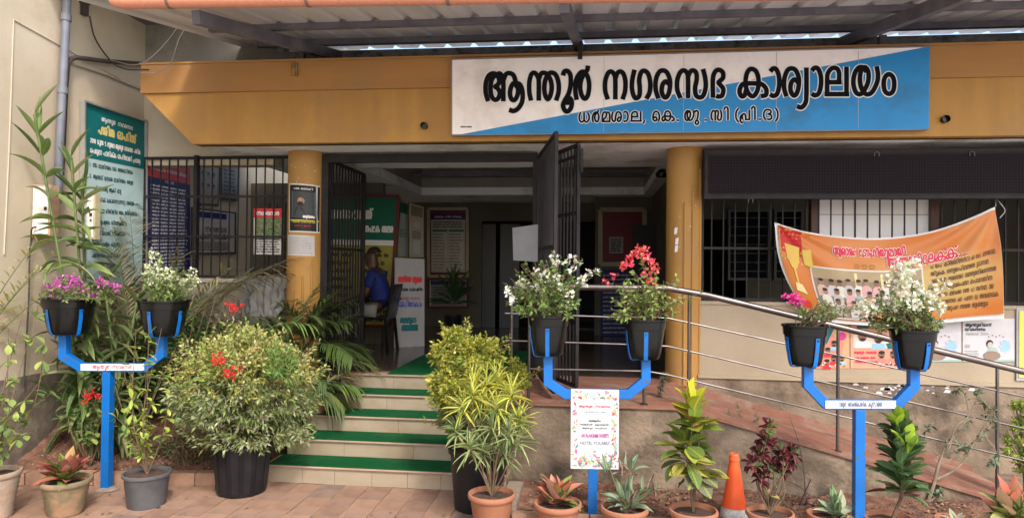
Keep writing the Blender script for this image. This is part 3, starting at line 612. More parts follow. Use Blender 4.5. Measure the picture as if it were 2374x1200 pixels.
s = Sheet(PY(1190, 603, 6.78), PY(1251, 607, 6.72), PY(1251, 519, 6.72), PY(1188, 528, 6.78)); s.back(mat('grey_sheet', (.30, .30, .31), (.25, .25, .26), 5, .6), .01); s.build('notice_plate', 'blank grey metal plate hung on the gate jamb', 'plate')

# ------------------------------------------------------------------ side wall with pipes and boxes
lw = thing('side_wall_building', 'cream side wall of the next block with pipes running up it', 'wall', (XW, 6, 0))
b = B(); b.box((XW-.2, -3, 0), (XW, 12.5, 6.2)); b.build('wall', M_leftwall, lw)
b = B(); b.box((XW+.001, -3, 0), (XW+.012, 6.9, .84)); b.build('plinth', mat('grimy_plinth', (.15, .12, .09), (.075, .058, .045), 4, .95, .4, stain=(.22, .18, .13), sscale=2), lw)
b = B(); a0 = PX(25, 95, XW); 
b.tube([PX(8, 590, XW)+Vector((.006, 0, 0)), PX(20, 340, XW)+Vector((.006, 0, 0)), PX(30, 46, XW)+Vector((.006, 0, 0))], .006, 6)
b.tube([PX(30, 46, XW)+Vector((.006, 0, 0)), PX(335, 215, XW)+Vector((.006, 0, 0))], .006, 6); b.build('wall_conduit', mat('cream_conduit', (.5, .43, .33), None, 4, .7), lw, smooth=True)
gp = mat('grey_pvc', (.17, .18, .21), (.13, .14, .17), 6, .5); off = Vector((.07, 0, 0))
b = B(); b.tube([PX(141, -40, XW)+off, PX(133, 120, XW)+off, PX(121, 350, XW)+off, PX(118, 470, XW)+off], .035, 14); o = b.build('drain_pipe', gp, lw, smooth=True)
for py in (42, 210): b = B(); q = PX(137 if py < 100 else 129, py, XW)+off; b.tube([q-Vector((0, 0, .03)), q+Vector((0, 0, .03))], .044, 14); b.build('pipe_clip', gp, o, smooth=True)
dk = mat('dark_conduit', (.06, .045, .04), None, 5, .6); o3 = Vector((.05, 0, 0))
b = B(); b.tube([PX(335, 150, XW)+o3, PX(230, 142, XW)+o3, PX(165, 134, XW)+o3, PX(152, 138, XW)+o3, PX(145, 152, XW)+o3, PX(141, 200, XW)+o3, PX(134, 350, XW)+o3, PX(130, 420, XW)+o3], .022, 10); b.build('cable_conduit', dk, lw, smooth=True)
b = B(); b.tube([PX(148, 180, XW)+Vector((.02, 0, 0)), PX(140, 350, XW)+Vector((.02, 0, 0)), PX(136, 430, XW)+Vector((.02, 0, 0))], .009, 8); b.tube([PX(165, 148, XW)+Vector((.02, 0, 0)), PX(240, 172, XW)+Vector((.02, 0, 0)), PX(335, 212, XW)+Vector((.02, 0, 0))], .012, 8); b.build('thin_conduit', mat('pale_conduit', (.42, .36, .28), None, 4, .6), lw, smooth=True)
b = B(); q = PX(190, 5, XW); b.box(q+Vector((.0, -.04, -.02)), q+Vector((.06, .04, .22))); b.box(q+Vector((.01, -.03, -.13)), q+Vector((.05, .03, -.02))); tag(b.build('junction_box', dk, None, loc=q), 'small dark junction box high on the cream wall', 'box')
def wire(name, pts, r, m, lab): b = B(); b.tube([Vector((q.x, q.y, 0)) + Vector((0, 0, q.z)) for q in catmull3(pts, 6)], r, 5); return tag(b.build(name, m, None, smooth=True), lab, 'cable')
def catmull3(p, sub):
    q = [Vector(a) for a in p]; ext = [q[0]*2-q[1]]+q+[q[-1]*2-q[-2]]; out = []
    for i in range(1, len(ext)-2):
        a, b, c, d = ext[i-1:i+3]
        for k in range(sub): t = k/sub; out.append(.5*((2*b)+(c-a)*t+(2*a-5*b+4*c-d)*t*t+(3*b-a-3*c+d)*t**3))
    out.append(q[-1]); return out
M_wire = mat('black_cable', (.03, .025, .025), None, 5, .6); M_wireg = mat('grey_cable', (.2, .18, .16), None, 5, .6)
wire('cable', [PX(192, 38, XW)+off, PX(205, 90, XW)+off, PX(240, 140, XW)+off, PY(290, 160, 6.2), PY(345, 162, 6.2)], .008, M_wire, 'black cable drooping from the junction box to the ochre beam')
wire('cable', [PX(240, 140, XW)+off, PY(320, 150, 6.1), PY(375, 110, 6.2), PY(425, 45, 6.4)], .005, M_wireg, 'thin grey cable looping up left to the canopy end')
wire('cable', [PX(250, 150, XW)+off, PY(335, 170, 6.1), PY(390, 155, 6.2), PY(415, 90, 6.2), PY(440, 50, 6.4)], .005, M_wireg, 'thin grey cable sagging lowest under the canopy end')
wire('cable', [PY(440, 50, 6.2), PY(455, 68, 6.2), PY(500, 62, 6.2), PY(540, 58, 6.2)], .007, M_wire, 'short black cable bunched beside the left rafter')
wire('cable', [PX(60, 560, XW)+o3, PX(62, 530, XW)+o3, PX(76, 528, XW)+o3, PX(74, 545, XW)+o3, PX(58, 570, XW)+o3, PX(54, 700, XW)+o3, PX(42, 900, XW)+o3], .007, M_wire, 'black cable looped below the meter box and running down the wall')
def wallbox(px0, px1, py0, py1, dpt, name, lab, m, mdoor, group=None):
    a = PX(px0, py0, XW+dpt); c = PX(px1, py1, XW+dpt); zt_, zb_ = max(a.z, c.z), min(a.z, c.z)
    t = thing(name, lab, 'box', (XW, (a.y+c.y)/2, zb_), group)
    b = B(); b.box((XW+.001, a.y, zb_), (XW+dpt, c.y, zt_)); b.build('casing', m, t, bevel=.004)
    b = B(); b.box((XW+.012, a.y-.010, zb_+.015), (XW+dpt-.012, a.y-.001, zt_-.015)); b.build('door', mdoor, t, bevel=.003)
    b = B(); b.box((XW+dpt-.045, a.y-.016, (zt_+zb_)/2+.0), (XW+dpt-.022, a.y-.010, (zt_+zb_)/2+.03)); b.box((XW+dpt-.04, a.y-.016, (zt_+zb_)/2-.05), (XW+dpt-.026, a.y-.010, (zt_+zb_)/2-.03)); b.build('lock', K_, t)
    return t
wallbox(117, 136, 428, 548, .17, 'meter_box', 'plain white meter box with a rusty top edge, left of two', mat('rusty_white', (.55, .38, .26), (.4, .22, .13), 5, .7), mat('white_enamel', (.72, .70, .66), None, 4, .5))
wallbox(221, 232, 447, 556, .13, 'meter_box', 'cream meter box with small black lock beside the green sign', mat('cream_enamel', (.52, .44, .28), None, 4, .6), mat('white_enamel', (.72, .70, .66), None, 4, .5))

# ------------------------------------------------------------------ canopy
cp = thing('canopy_roof', 'corrugated steel canopy on dark rafters over the entrance', 'canopy', (0, 6, 3.7))
SL = .175; Y0, Y1 = 4.55, 7.42; ZR = PY(1400, 98, 7.35).z+.0
def rfz(y): return ZR-SL*(7.35-y)
pitch = .29; n = 0; x = PY(470, 20, 5.0).x
xs0 = -3.75
i = 0
while xs0+i*pitch*3 < 5.8:
    xa_ = xs0+i*pitch*3; b = B(); prof = []
    for k in range(3):
        c = xa_+k*pitch; prof += [(c, 0), (c+.10, 0), (c+.125, .035), (c+.165, .035), (c+.19, 0)]
    prof.append((xa_+3*pitch+.012, .0))
    zo = .0015*(i % 2)
    for (p0, p1) in zip(prof[:-1], prof[1:]):
        b.face([(p0[0], Y0, rfz(Y0)+p0[1]+zo), (p1[0], Y0, rfz(Y0)+p1[1]+zo), (p1[0], Y1, rfz(Y1)+p1[1]+zo), (p0[0], Y1, rfz(Y1)+p0[1]+zo)])
    o = b.build('roof_sheet', M_sheetmetal, cp)
    so_ = o.modifiers.new('thickness', 'SOLIDIFY'); so_.thickness = .0008
    i += 1
for (y, h) in ((5.80, .05), (6.68, .06)):
    b = B(); b.box((-3.4, y-.03, rfz(y)-h-.003), (5.8, y+.03, rfz(y)-.004)); b.build('purlin', M_rafter, cp)
for (pa, pb, w) in (((505, 40), (775, 130), .09), ((1312, 5), (1345, 122), .09), ((2195, 10), (1960, 105), .09)):
    bot = PY(*pb, 6.85); yn = 4.8; xx = bot.x; xtop = PY(*pa, 5.1).x
    b = B(); b.beam((xtop, yn, rfz(yn)-.12), (xx, 6.98, rfz(6.98)-.13), w*.75, .10); o = b.build('rafter', M_rafter, cp)
for px in (700, 1345, 2045):
    q = PY(px, 120, 6.75); b = B(); b.box((q.x-.03, 6.72, zt+.02), (q.x+.03, 6.78, rfz(6.75)-.10)); b.build('strut', M_rafter, cp)
gm = mat('orange_gutter_pipe', (.60, .25, .16), (.52, .20, .12), 25, .55, .12, stretch=(6, 1, 1)); yg = 4.42
ga = PY(265, 3, yg); gb = PY(1300, -12, yg); gd = (gb-ga).normalized(); gt = thing('rain_gutter_pipe', 'orange ribbed pipe running along the canopy edge', 'pipe', ga)
b = B(); b.tube([ga-gd*.02, ga+gd*.02, ga+gd*.07], [.03, .048, .055], 16); b.tube([ga+gd*.07, ga+gd*6.5], .055, 16); b.build('pipe', gm, gt, smooth=True)
b = B(); b.tube([(0, 0, -.012), (0, 0, .012)], .0585, 16, cap=False); q = gd.to_track_quat('Z', 'Y').to_euler()
rm = b.data('pipe_strap', mat('pipe_strap', (.20, .12, .09), None, 5, .6), smooth=True)
for px in (395, 715, 1040): s_ = (PY(px, 0, yg)-ga).length; inst('pipe_strap', rm, gt, ga+gd*s_, q)

# ------------------------------------------------------------------ main signboard
sg = thing('main_signboard', 'long white and blue office signboard with black Malayalam lettering', 'signboard', PY(1600, 310, 6.2))
YSg = 6.215
cs = [PY(1047, 313, YSg), PY(2153, 299, YSg), PY(2155, 108, YSg), PY(1047, 138, YSg)]
b = B(); poly = [(p.x, p.z) for p in cs]; b.prism(poly, YSg+.002, YSg+.05); b.build('panel', mat('flex_white', (.88, .82, .79), (.84, .78, .75), 1.8, .5, .03, stain=(.68, .6, .55), sscale=1.5, bscale=3), sg)
bl = mat('flex_blue', (.012, .24, .56), (.010, .21, .50), 1.5, .5, .03, stain=(.02, .17, .38), sscale=1.8)
b = B(); b.face([PY(1062, 312.8, YSg-.001), cs[1]-Vector((0, .001, 0)), cs[2]-Vector((0, .001, 0))]); b.build('blue_field', bl, sg)
mf = mat('sign_edge_frame', (.25, .22, .2), None, 5, .5); b = B()
for i in range(4): b.beam(cs[i]+Vector((0, .026, 0)), cs[(i+1) % 4]+Vector((0, .026, 0)), .012, .052, up=(0, 1, 0))
b.build('edge_trim', mf, sg)
def fs(x, y, off): q = PY(x, y, YSg); return Vector((q.x, YSg-.002-off, q.z))
T1 = [('ആ',1122,93),('ന്ത',1222,79),('ൂ',1301,28),('ർ',1330,42),('ന',1397,59),('ഗ',1461,52),('ര',1516,43),('സ',1564,79),('ഭ',1647,37),('ക',1710,70),('ാ',1782,29),('ര്യ',1814,64),('ാ',1878,30),('ല',1910,58),('യ',1973,67),('ം',2044,36)]
T2 = [('ധ',1341,28),('ർ',1372,19),('മ',1394,22),('ശ',1417,26),('ാ',1444,14),('ല',1461,27),(',',1489,9),('െ',1512,19),('ക',1533,31),('.',1567,9),('യ',1586,24),('ു',1609,12),('.',1631,9),('സ',1647,28),('ി',1677,14),('(',1703,11),('പ്ര',1715,25),('ി',1741,12),('.',1757,9),('ഒ',1769,21),(')',1795,11)]
WH = pm((.80, .78, .74)); INK = mat('sign_ink', (.010, .009, .012), None, 4, .9, spec=.08)
for (T, base, hh, th, tho) in ((T1, lambda x: 237-(x-1122)*.0158, 71, 5.6, 8.0), (T2, lambda x: 284.5-(x-1341)*.014, 25, 2.3, 3.8)):
    for (m, t_, o_, nm) in ((WH, tho, .0, 'lettering_outline'), (INK, th, .0016, 'lettering')):
        b = B()
        for (k, x, w) in T:
            bx = base(x)
            glyph(b, k, lambda X, Y, o: fs(X, bx-(Y-0), o), x+.0, 0, w, hh, t_, o_, m, 5)
        b.build(nm, [], sg)
b = B(); body_line(b, lambda X, Y, o: fs(X, 296-Y, o), 1068, 0, 3.2, 26, K_); b.build('printer_mark', [], sg)
b = B()
for px in (1400, 1585, 1800, 1990): b.box((PY(px, 200, YSg).x-.0015, YSg-.0015, cs[0].z+.01), (PY(px, 200, YSg).x+.0015, YSg+.002, cs[3].z-.01+(px-1047)/1108*.0))
b.build('panel_seam', pm((.4, .37, .35)), sg)
b = B(); b.box((PY(1345, 125, 6.2).x-.02, 6.16, cs[3].z-.03), (PY(1345, 125, 6.2).x+.02, 6.21, cs[3].z+.12)); b.build('hanger', M_black, sg)

# ------------------------------------------------------------------ LED board over the window
lb = thing('led_display_board', 'long dark scrolling display board above the barred window', 'display board', PY(2000, 460, 6.55))
a = PY(1634, 350, 6.56); c = PY(1634, 460, 6.56); b = B(); z0_, z1_ = c.z, a.z
b.box((a.x, 6.56, z0_), (5.9, 6.70, z1_)); b.build('casing', M_black, lb, bevel=.005)
lm = mat('led_matrix', (.022, .018, .022), (.030, .024, .028), 60, .8, spec=.1); nt = lm.node_tree
bt = nt.nodes.new('ShaderNodeTexBrick'); bt.inputs['Scale'].default_value = 1.0; bt.inputs['Brick Width'].default_value = .026; bt.inputs['Row Height'].default_value = .026; bt.inputs['Mortar Size'].default_value = .0022; bt.offset = 0
bt.inputs['Color1'].default_value = (.010, .007, .009, 1); bt.inputs['Color2'].default_value = (.012, .008, .010, 1); bt.inputs['Mortar'].default_value = (.022, .018, .021, 1)
tcn = nt.nodes.new('ShaderNodeTexCoord'); mpn = nt.nodes.new('ShaderNodeMapping'); mpn.inputs['Rotation'].default_value = (math.pi/2, 0, 0); nt.links.new(tcn.outputs['Object'], mpn.inputs[0]); nt.links.new(mpn.outputs[0], bt.inputs['Vector']); nt.links.new(bt.outputs[0], nt.nodes['Principled BSDF'].inputs['Base Color'])
b = B(); b.box((a.x+.035, 6.553, z0_+.045), (5.87, 6.559, z1_-.045)); b.build('screen', lm, lb)
b = B(); b.box((a.x-.005, 6.545, z1_-.03), (5.9, 6.559, z1_+.004)); b.box((a.x-.005, 6.545, z0_-.004), (5.9, 6.559, z0_+.025)); b.build('frame_rail', M_black, lb)
for px, pyq in ((2033, 357), (2254, 356), (1740, 464)):
    q = PY(px, pyq, 6.53); b = B(); b.tube([q+Vector((-.02, 0, -.02)), q+Vector((-.02, 0, .01)), q+Vector((0, 0, .022)), q+Vector((.02, 0, .01)), q+Vector((.02, 0, -.02))], .004, 6); b.build('hook', M_steel, lb, smooth=True)

# ------------------------------------------------------------------ wall signs on the side wall
def wsheet(px0, px1, t0, b0, t1, b1, offx=.03):
    X = XW+offx; s = Sheet(PX(px0, b0, X), PX(px1, b1, X), PX(px1, t1, X), PX(px0, t0, X), n=(1, 0, 0)); return s
M_palep = pm((.42, .56, .57)); DK = pm((.03, .09, .10)); GOLD = pm((.70, .58, .20))
t = thing('green_rules_sign', 'tall teal and pale blue rules board on the cream side wall', 'sign', PX(193, 640, XW))
s = wsheet(194, 336, 236, 668, 283, 655); s.back(M_palep, .028); s.rect(.0, .705, 1, 1, TEAL, 1)
s.text('ആന്തൂർ നഗരസഭ', .52, .925, .022, W_, .52, .09, 2); s.text('ഹരിത ഓഫീസ്', .52, .85, .045, GOLD, .62, .12, 2)
s.text('2018 ജൂണ 5 മുതല ആന്തൂർ നഗരസഭ ഹരിത', .5, .79, .026, W_, .82, .09, 2); s.text('െപരുമാറ പാലിക്ക ഓഫീസായി പ്രവര്യ', .5, .735, .026, W_, .82, .09, 2)
vv = .66
for i, ln in enumerate(['1. എന്റെ മാലിനയം എനെറ ഉതതരവാദിതവം', '2. ആസവാദ് വാടെര മാലിനയം തരുമ', '   പാഴ് വാസതു ആകി മാറു', '3. പ്ലാസറിക് െകാെണടാണടു വരരുത', '4. ശരിയായ രീതിയില തരം തിരിക്കാം', '   പുനരുപയോഗം ശീലമാക്കാം', '5. ഭകഷണ െപാതി ഒഴിവാക്കാം', '   സറീല പാത്രം കരുതാം', '6. ഹരിതനയം പാലിക്കാം', '   നമമുെട നഗരസഭ']):
    s.text(ln, .08, vv, .021, DK, None, .10, 2, centre=False); vv -= .062
s.build('panel', None, None, t)
X = XW+.036; b = B(); c4 = [PX(193, 669, X), PX(337, 656, X), PX(337, 281, X), PX(193, 234, X)]
for i in range(4): b.beam(c4[i], c4[(i+1) % 4], .02, .045, up=(1, 0, 0))
b.build('frame', mat('aluminium_edge', (.5, .5, .48), None, 5, .4, metal=.6), t)
s = wsheet(341, 441, 349, 640, 378, 628, .02); s.back(NAVY, .015); s.rect(0, .80, 1, 1, RED, 1)
s.text('ആന്തൂർ നഗരസഭ', .5, .925, .022, W_, .5); s.text('പൗരാവകാശ േസവനം വിവരം', .5, .86, .028, W_, .85); s.text('രേഖ', .5, .77, .02, W_, .25)
s.lines(.07, .93, .03, .75, 24, .016, W_, 2, .1); s.build('rights_board', 'dark blue notice board with red heading behind the left grille', 'notice board')
FR = mat('dark_frame', (.04, .035, .03), None, 5, .5)
for (x0_, x1_, t0, t1, b0, b1, m, nm, lab) in ((457, 507, 352, 368, 475, 478, pm((.25, .2, .16)), 'portrait_board', 'framed board of small portraits high on the wall inside'), (513, 552, 358, 366, 462, 466, pm((.16, .16, .14)), 'framed_notice', 'dull framed notice right of the portrait board'), (447, 548, 480, 492, 590, 588, pm((.42, .38, .36)), 'paper_poster', 'pale poster with heavy black heading low behind the left grille')):
    s = wsheet(x0_, x1_, t0, b0, t1, b1, .03); s.back(FR, .025); s.rect(.05, .04, .95, .96, m, 1)
    if nm == 'portrait_board':
        for i in range(4):
            for j in range(3): s.disc(.25+.25*j, .15+.23*i, .07, .05, SKIN, 2); s.disc(.25+.25*j, .18+.23*i, .06, .03, HAIR, 3)
    elif nm == 'paper_poster': s.rect(.05, .8, .75, .93, NAVY, 2); s.text('നഗരസഭ', .5, .50, .1, K_, .5, .12); s.text('കാര്യാലയം', .5, .34, .11, K_, .7, .12); s.lines(.1, .9, .08, .28, 4, .03, K_)
    else: s.lines(.12, .88, .1, .9, 9, .04, K_)
    s.build(nm, lab, 'notice board' if nm != 'paper_poster' else 'poster')
# poster with red heading hung on the grille
s = Sheet(PY(588, 589, 7.01), PY(655, 590, 7.01), PY(655, 483, 7.01), PY(588, 483, 7.01)); s.back(pm((.62, .56, .54)), .002); s.rect(0, .80, 1, 1, RED, 1); s.rect(.04, .40, .96, .80, pm((.14, .17, .07)), 1)
for _ in range(110): s.disc(rnd.uniform(.07, .93), rnd.uniform(.43, .77), rnd.uniform(.015, .05), rnd.uniform(.008, .03), rnd.choice([GREENP, pm((.05, .12, .04)), pm((.18, .24, .09)), pm((.26, .27, .2)), pm((.3, .22, .14))]), rnd.choice([2, 3, 4]))
s.text('നഗരസഭ', .5, .85, .08, W_, .8, .12); s.lines(.06, .94, .03, .36, 6, .03, K_, 2); s.build('garden_poster', 'poster with red heading and garden picture tied to the left grille', 'poster')
# posters on the left column (bent round it)
def colsheet(px0, px1, py0, py1):
    y = YC-crl*.75; q_ = Sheet(PY(px0, py1, y), PY(px1, py1+2, y), PY(px1, py0+4, y), PY(px0, py0, y), n=(0, -1, 0), curve=.01); q_.cyl = (cxl, YC, crl); return q_
s = colsheet(671, 739, 425, 538); s.rect(0, 0, 1, 1, pm((.62, .58, .5)), 0); s.rect(.04, .03, .96, .97, K_, 1); s.rect(.14, .30, .86, .84, pm((.05, .055, .06)), 2)
s.rect(.14, .30, .16, .84, pm((.16, .2, .25)), 3); s.rect(.84, .30, .86, .84, pm((.16, .2, .25)), 3)
s.disc(.46, .64, .12, .075, pm((.36, .19, .12)), 3); s.disc(.44, .585, .10, .05, HAIR, 4); s.disc(.44, .675, .07, .04, pm((.42, .24, .16)), 5); s.poly([(.22, .34), (.3, .52), (.5, .5), (.62, .34)], pm((.02, .02, .02)), 4)
s.text('പാലം കലാവേദി', .5, .88, .035, W_, .6); s.text('അനുസ്മരണം', .68, .30, .05, W_, .3, .14); s.rect(.08, .235, .92, .26, YEL, 2); s.text('നഗരസഭ വായനശാല', .5, .2, .03, YEL, .7); s.text('ശനി 5 മണി', .5, .12, .03, RED, .5); s.build('portrait_poster', 'black poster with a bearded head and yellow line on the left column', 'poster')
s = colsheet(668, 727, 543, 592); s.rect(0, 0, 1, 1, pm((.52, .49, .47)), 0); s.lines(.06, .94, .1, .92, 7, .05, GRAY, 1); s.build('typed_notice', 'faded typed sheet pasted below the black poster', 'notice')
b = B()
for (a_, z_) in ((-.62, 2.15), (-.55, 2.05), (-.58, 1.98)):
    x = cxr+(crr+.002)*math.sin(a_); y = YC-(crr+.002)*math.cos(a_); b.face([(x-.012, y, z_), (x+.014, y-.008, z_+.006), (x+.02, y-.011, z_+.07), (x-.008, y-.001, z_+.06)])
tag(b.build('torn_paper', W_), 'torn white paper scraps left on the right column', 'paper')

# ------------------------------------------------------------------ inside the hall
def istand(name, lab, cat, bl_, br_, tr_, tl_, draw, fm=None, fw=.03):
    t = thing(name, lab, cat, bl_); s = Sheet(bl_, br_, tr_, tl_); s.back(W_, .03); draw(s); s.build('panel', None, None, t)
    if fm:
        b = B(); c = s.c
        for i in range(4): b.beam(c[i]+s.n*.004, c[(i+1) % 4]+s.n*.004, fw, .05, up=s.n)
        b.build('frame', fm, t)
    return t
MAR = mat('maroon_frame', (.12, .02, .018), None, 5, .45)
def dA(s):
    s.rect(0, .0, 1, .62, pm((.34, .28, .04)), 1); s.rect(0, .62, 1, .66, W_, 1); s.rect(0, .66, 1, 1, DG, 1)
    s.text('നഗരസഭ േസവനങ്ങള', .35, .82, .07, W_, .6); s.text('അപേകഷ സമര', .75, .72, .05, W_, .4); s.lines(.55, .95, .02, .58, 9, .028, K_); s.lines(.05, .45, .02, .58, 9, .028, K_)
Yb = 9.35; zf = LZ
istand('citizen_charter_board', 'green and yellow notice board in maroon frame behind the seated person', 'notice board', Vector((PY(752, 700, Yb).x, Yb, zf+.25)), Vector((PY(905, 700, Yb).x, Yb, zf+.25)), PY(925, 455, Yb), PY(752, 452, Yb), dA, MAR, .05)
def dB(s):
    s.rect(.0, .0, 1, 1, pm((.36, .335, .33)), 1); s.disc(.5, .88, .09, .035, GRAY, 2); s.disc(.5, .88, .06, .022, pm((.36, .335, .33)), 3)
    s.text('മാലിനയ മുകത', .5, .73, .06, RED, .8, .12); s.text('നവേകരളം കാമപയിന', .5, .63, .035, K_, .85); s.text('ആന്തൂർ നഗരസഭ', .5, .53, .03, pm((.35, .1, .2)), .7); s.text('പങ്കാളിയാകാം', .5, .45, .055, pm((.05, .08, .4)), .85)
    s.text('നമമുെട', .45, .27, .06, TEAL, .55, .12); s.text('നഗരസഭ', .5, .18, .07, TEAL, .55, .12)
istand('campaign_standee', 'white standee board with coloured lettering standing on the hall floor', 'standee', Vector((PY(915, 806, 9.0).x, 9.0, zf)), Vector((PY(984, 800, 9.25).x, 9.25, zf)), PY(984, 600, 9.25), PY(917, 597, 9.0), dB, None)
for (xa_, xb_, m, lab, nm) in ((922, 946, pm((.32, .40, .36)), 'framed picture with green strip above the white standee', 'framed_picture'), (950, 982, pm((.30, .28, .22)), 'framed notice in the frame next to the green one', 'framed_notice')):
    s = Sheet(PY(xa_, 596, 9.7), PY(xb_, 596, 9.9), PY(xb_, 470+(xb_-950)*.3, 9.9), PY(xa_, 462+(xa_-922)*.3, 9.7)); s.back(mat('cream_frame', (.36, .32, .22), None, 5, .6), .02); s.rect(.08, .03, .92, .97, m, 1); s.rect(.08, .78, .92, .97, DG if xa_ < 930 else pm((.16, .13, .08)), 2); s.disc(.5, .62, .22, .07, GRAY, 3); s.lines(.15, .85, .35, .5, 4, .02, K_); s.rect(.25, .06, .75, .32, GRAY, 3); s.build(nm, lab, 'picture')
def dC(s):
    s.rect(.02, .01, .98, .99, pm((.12, .012, .016)), 1); s.rect(.06, .85, .94, .92, NAVY, 2); s.text('േസവനം ഫീസ് നിരക്ക', .5, .87, .022, W_, .7); s.rect(.06, .06, .94, .84, pm((.36, .34, .29)), 2)
    s.lines(.12, .88, .72, .82, 3, .018, K_, 4, .05)
    for u in (.1, .52): s.rect(u, .1, u+.38, .69, pm((.46, .44, .38)), 3); s.rect(u, .66, u+.38, .69, DG, 4); s.lines(u+.02, u+.36, .11, .65, 12, .016, K_, 5, .3)
Yw = 12.22
istand('fee_list_board', 'maroon topped fee list board with two printed columns on the back wall', 'notice board', PY(994, 640, Yw), PY(1084, 640, Yw), PY(1084, 484, Yw), PY(994, 484, Yw), dC, mat('cream_frame', (.36, .32, .22), None, 5, .6), .05)
def dD(s): s.rect(.05, .03, .95, .97, pm((.24, .23, .21)), 1); s.rect(.05, .8, .95, .93, NAVY, 2); s.lines(.1, .9, .1, .75, 7, .04, K_)
istand('lower_wall_notice', 'white notice with dark bar below the maroon fee board', 'notice board', PY(994, 712, Yw), PY(1084, 712, Yw), PY(1084, 646, Yw), PY(994, 646, Yw), dD, MAR, .04)
def dE(s):
    s.rect(.0, .0, 1, 1, pm((.16, .012, .022)), 1); s.rect(.2, .2, .52, .5, pm((.28, .27, .27)), 2); s.lines(.23, .5, .22, .47, 6, .03, K_, 3)
Yv = 11.3
istand('maroon_pin_board', 'maroon pin board with one paper sheet in cream frame', 'notice board', PY(1392, 612, Yv), PY(1494, 612, Yv), PY(1494, 486, Yv), PY(1392, 486, Yv), dE, mat('cream_frame', (.36, .32, .22), None, 5, .6), .07)
s = Sheet(PY(1392, 780, Yv), PY(1490, 780, Yv), PY(1490, 625, Yv), PY(1392, 625, Yv)); s.back(NAVY, .02); s.lines(.06, .94, .04, .96, 14, .025, GRAY, 1); s.build('blue_text_board', 'dark blue text board below the maroon pin board', 'notice board')
part('inner_pier', M_inwall, [((PY(1380, 500, Yv+.05).x, Yv+.03, LZ), (PY(1545, 500, Yv+.05).x+.3, Yv+.2, ZS))])
b = B(); a = PY(1465, 640, 10.6); c = PY(1560, 522, 10.6); b.box((a.x, 10.55, a.z), (c.x, 10.6, c.z)); tv = tag(b.build('television', K_, None, loc=a), 'dark flat television near the right column', 'television')
for i, (pxa, pxb) in enumerate(((1105, 1150), (1160, 1205))):
    a = PY(pxa, 500, 12.35); c = PY(pxb, 500, 12.35); b = B(); b.box((a.x, 12.36, LZ), (c.x, 12.40, 2.6)); b.build('inner_door', mat('dark_door', (.035, .035, .04), None, 4, .4), bd)
b = B(); a = PY(1295, 500, 14.3); c = PY(1352, 492, 14.3); b.box((a.x, 14.3, a.z), (c.x, 14.34, c.z+.03)); b.build('lamp_strip', pm((.6, .62, .62)), bd)
b = B(); q = PY(1535, 430, 8.2); b.lathe((q.x, 8.2, ZS-.10), [(.02, 0), (.07, .01), (.08, .05), (.03, .10)], 16); tag(b.build('security_camera', M_bplastic, None, smooth=True), 'small black dome camera under the entrance ceiling', 'camera')
# chair and seated person
YP = 8.55; pc = Vector((PY(868, 800, YP).x, YP, LZ))
ch = thing('plastic_chair', 'black plastic armchair under the seated person', 'chair', pc)
b = B(); b.box(pc+Vector((-.22, -.22, .42)), pc+Vector((.22, .22, .45))); b.build('seat', M_bplastic, ch, bevel=.01)
b = B(); b.prism([(pc.x+.19, pc.z+.45), (pc.x+.23, pc.z+.45), (pc.x+.31, pc.z+.86), (pc.x+.27, pc.z+.86)], pc.y-.21, pc.y+.21); b.build('backrest', M_bplastic, ch, bevel=.01)
for sx in (-1, 1):
    for sy in (-1, 1): b = B(); b.beam(pc+Vector((.24*sx, .23*sy, 0)), pc+Vector((.2*sx, .2*sy, .42)), .035, .035); b.build('leg', M_bplastic, ch)
for sy in (-1, 1): b = B(); b.beam(pc+Vector((-.2, .24*sy, .64)), pc+Vector((.27, .24*sy, .66)), .045, .025); b.beam(pc+Vector((-.2, .24*sy, .42)), pc+Vector((-.2, .24*sy, .64)), .03, .03); b.build('armrest', M_bplastic, ch)
pr_ = thing('person', 'seated person in blue shirt and light trousers beside the gate', 'person', pc)
def skin(name, m, nodes, edges, parent, sub=2):
    me = bpy.data.meshes.new(name); me.from_pydata([pc+Vector(n[0])-wl(parent) for n in nodes], edges, []); o = bpy.data.objects.new(name, me); COL.objects.link(o)
    sk = o.modifiers.new('s', 'SKIN'); sk.use_smooth_shade = True; lay = me.skin_vertices[0] if me.skin_vertices else None
    if lay is None:
        dg = bpy.context.evaluated_depsgraph_get(); lay = me.skin_vertices[0]
    for i, nd in enumerate(nodes):
        r = nd[1]; lay.data[i].radius = (r, r) if not isinstance(r, tuple) else r
    lay.data[0].use_root = True
    sb = o.modifiers.new('d', 'SUBSURF'); sb.levels = sub; sb.render_levels = sub
    me.materials.append(m); o.parent = parent; return o
SKM = mat('dark_skin', (.085, .04, .024), (.07, .03, .018), 10, .5); SHM = mat('blue_shirt', (.008, .018, .13), (.005, .012, .09), 8, .85, .2); TRM = mat('light_trousers', (.24, .23, .20), (.18, .17, .15), 8, .9, .2)
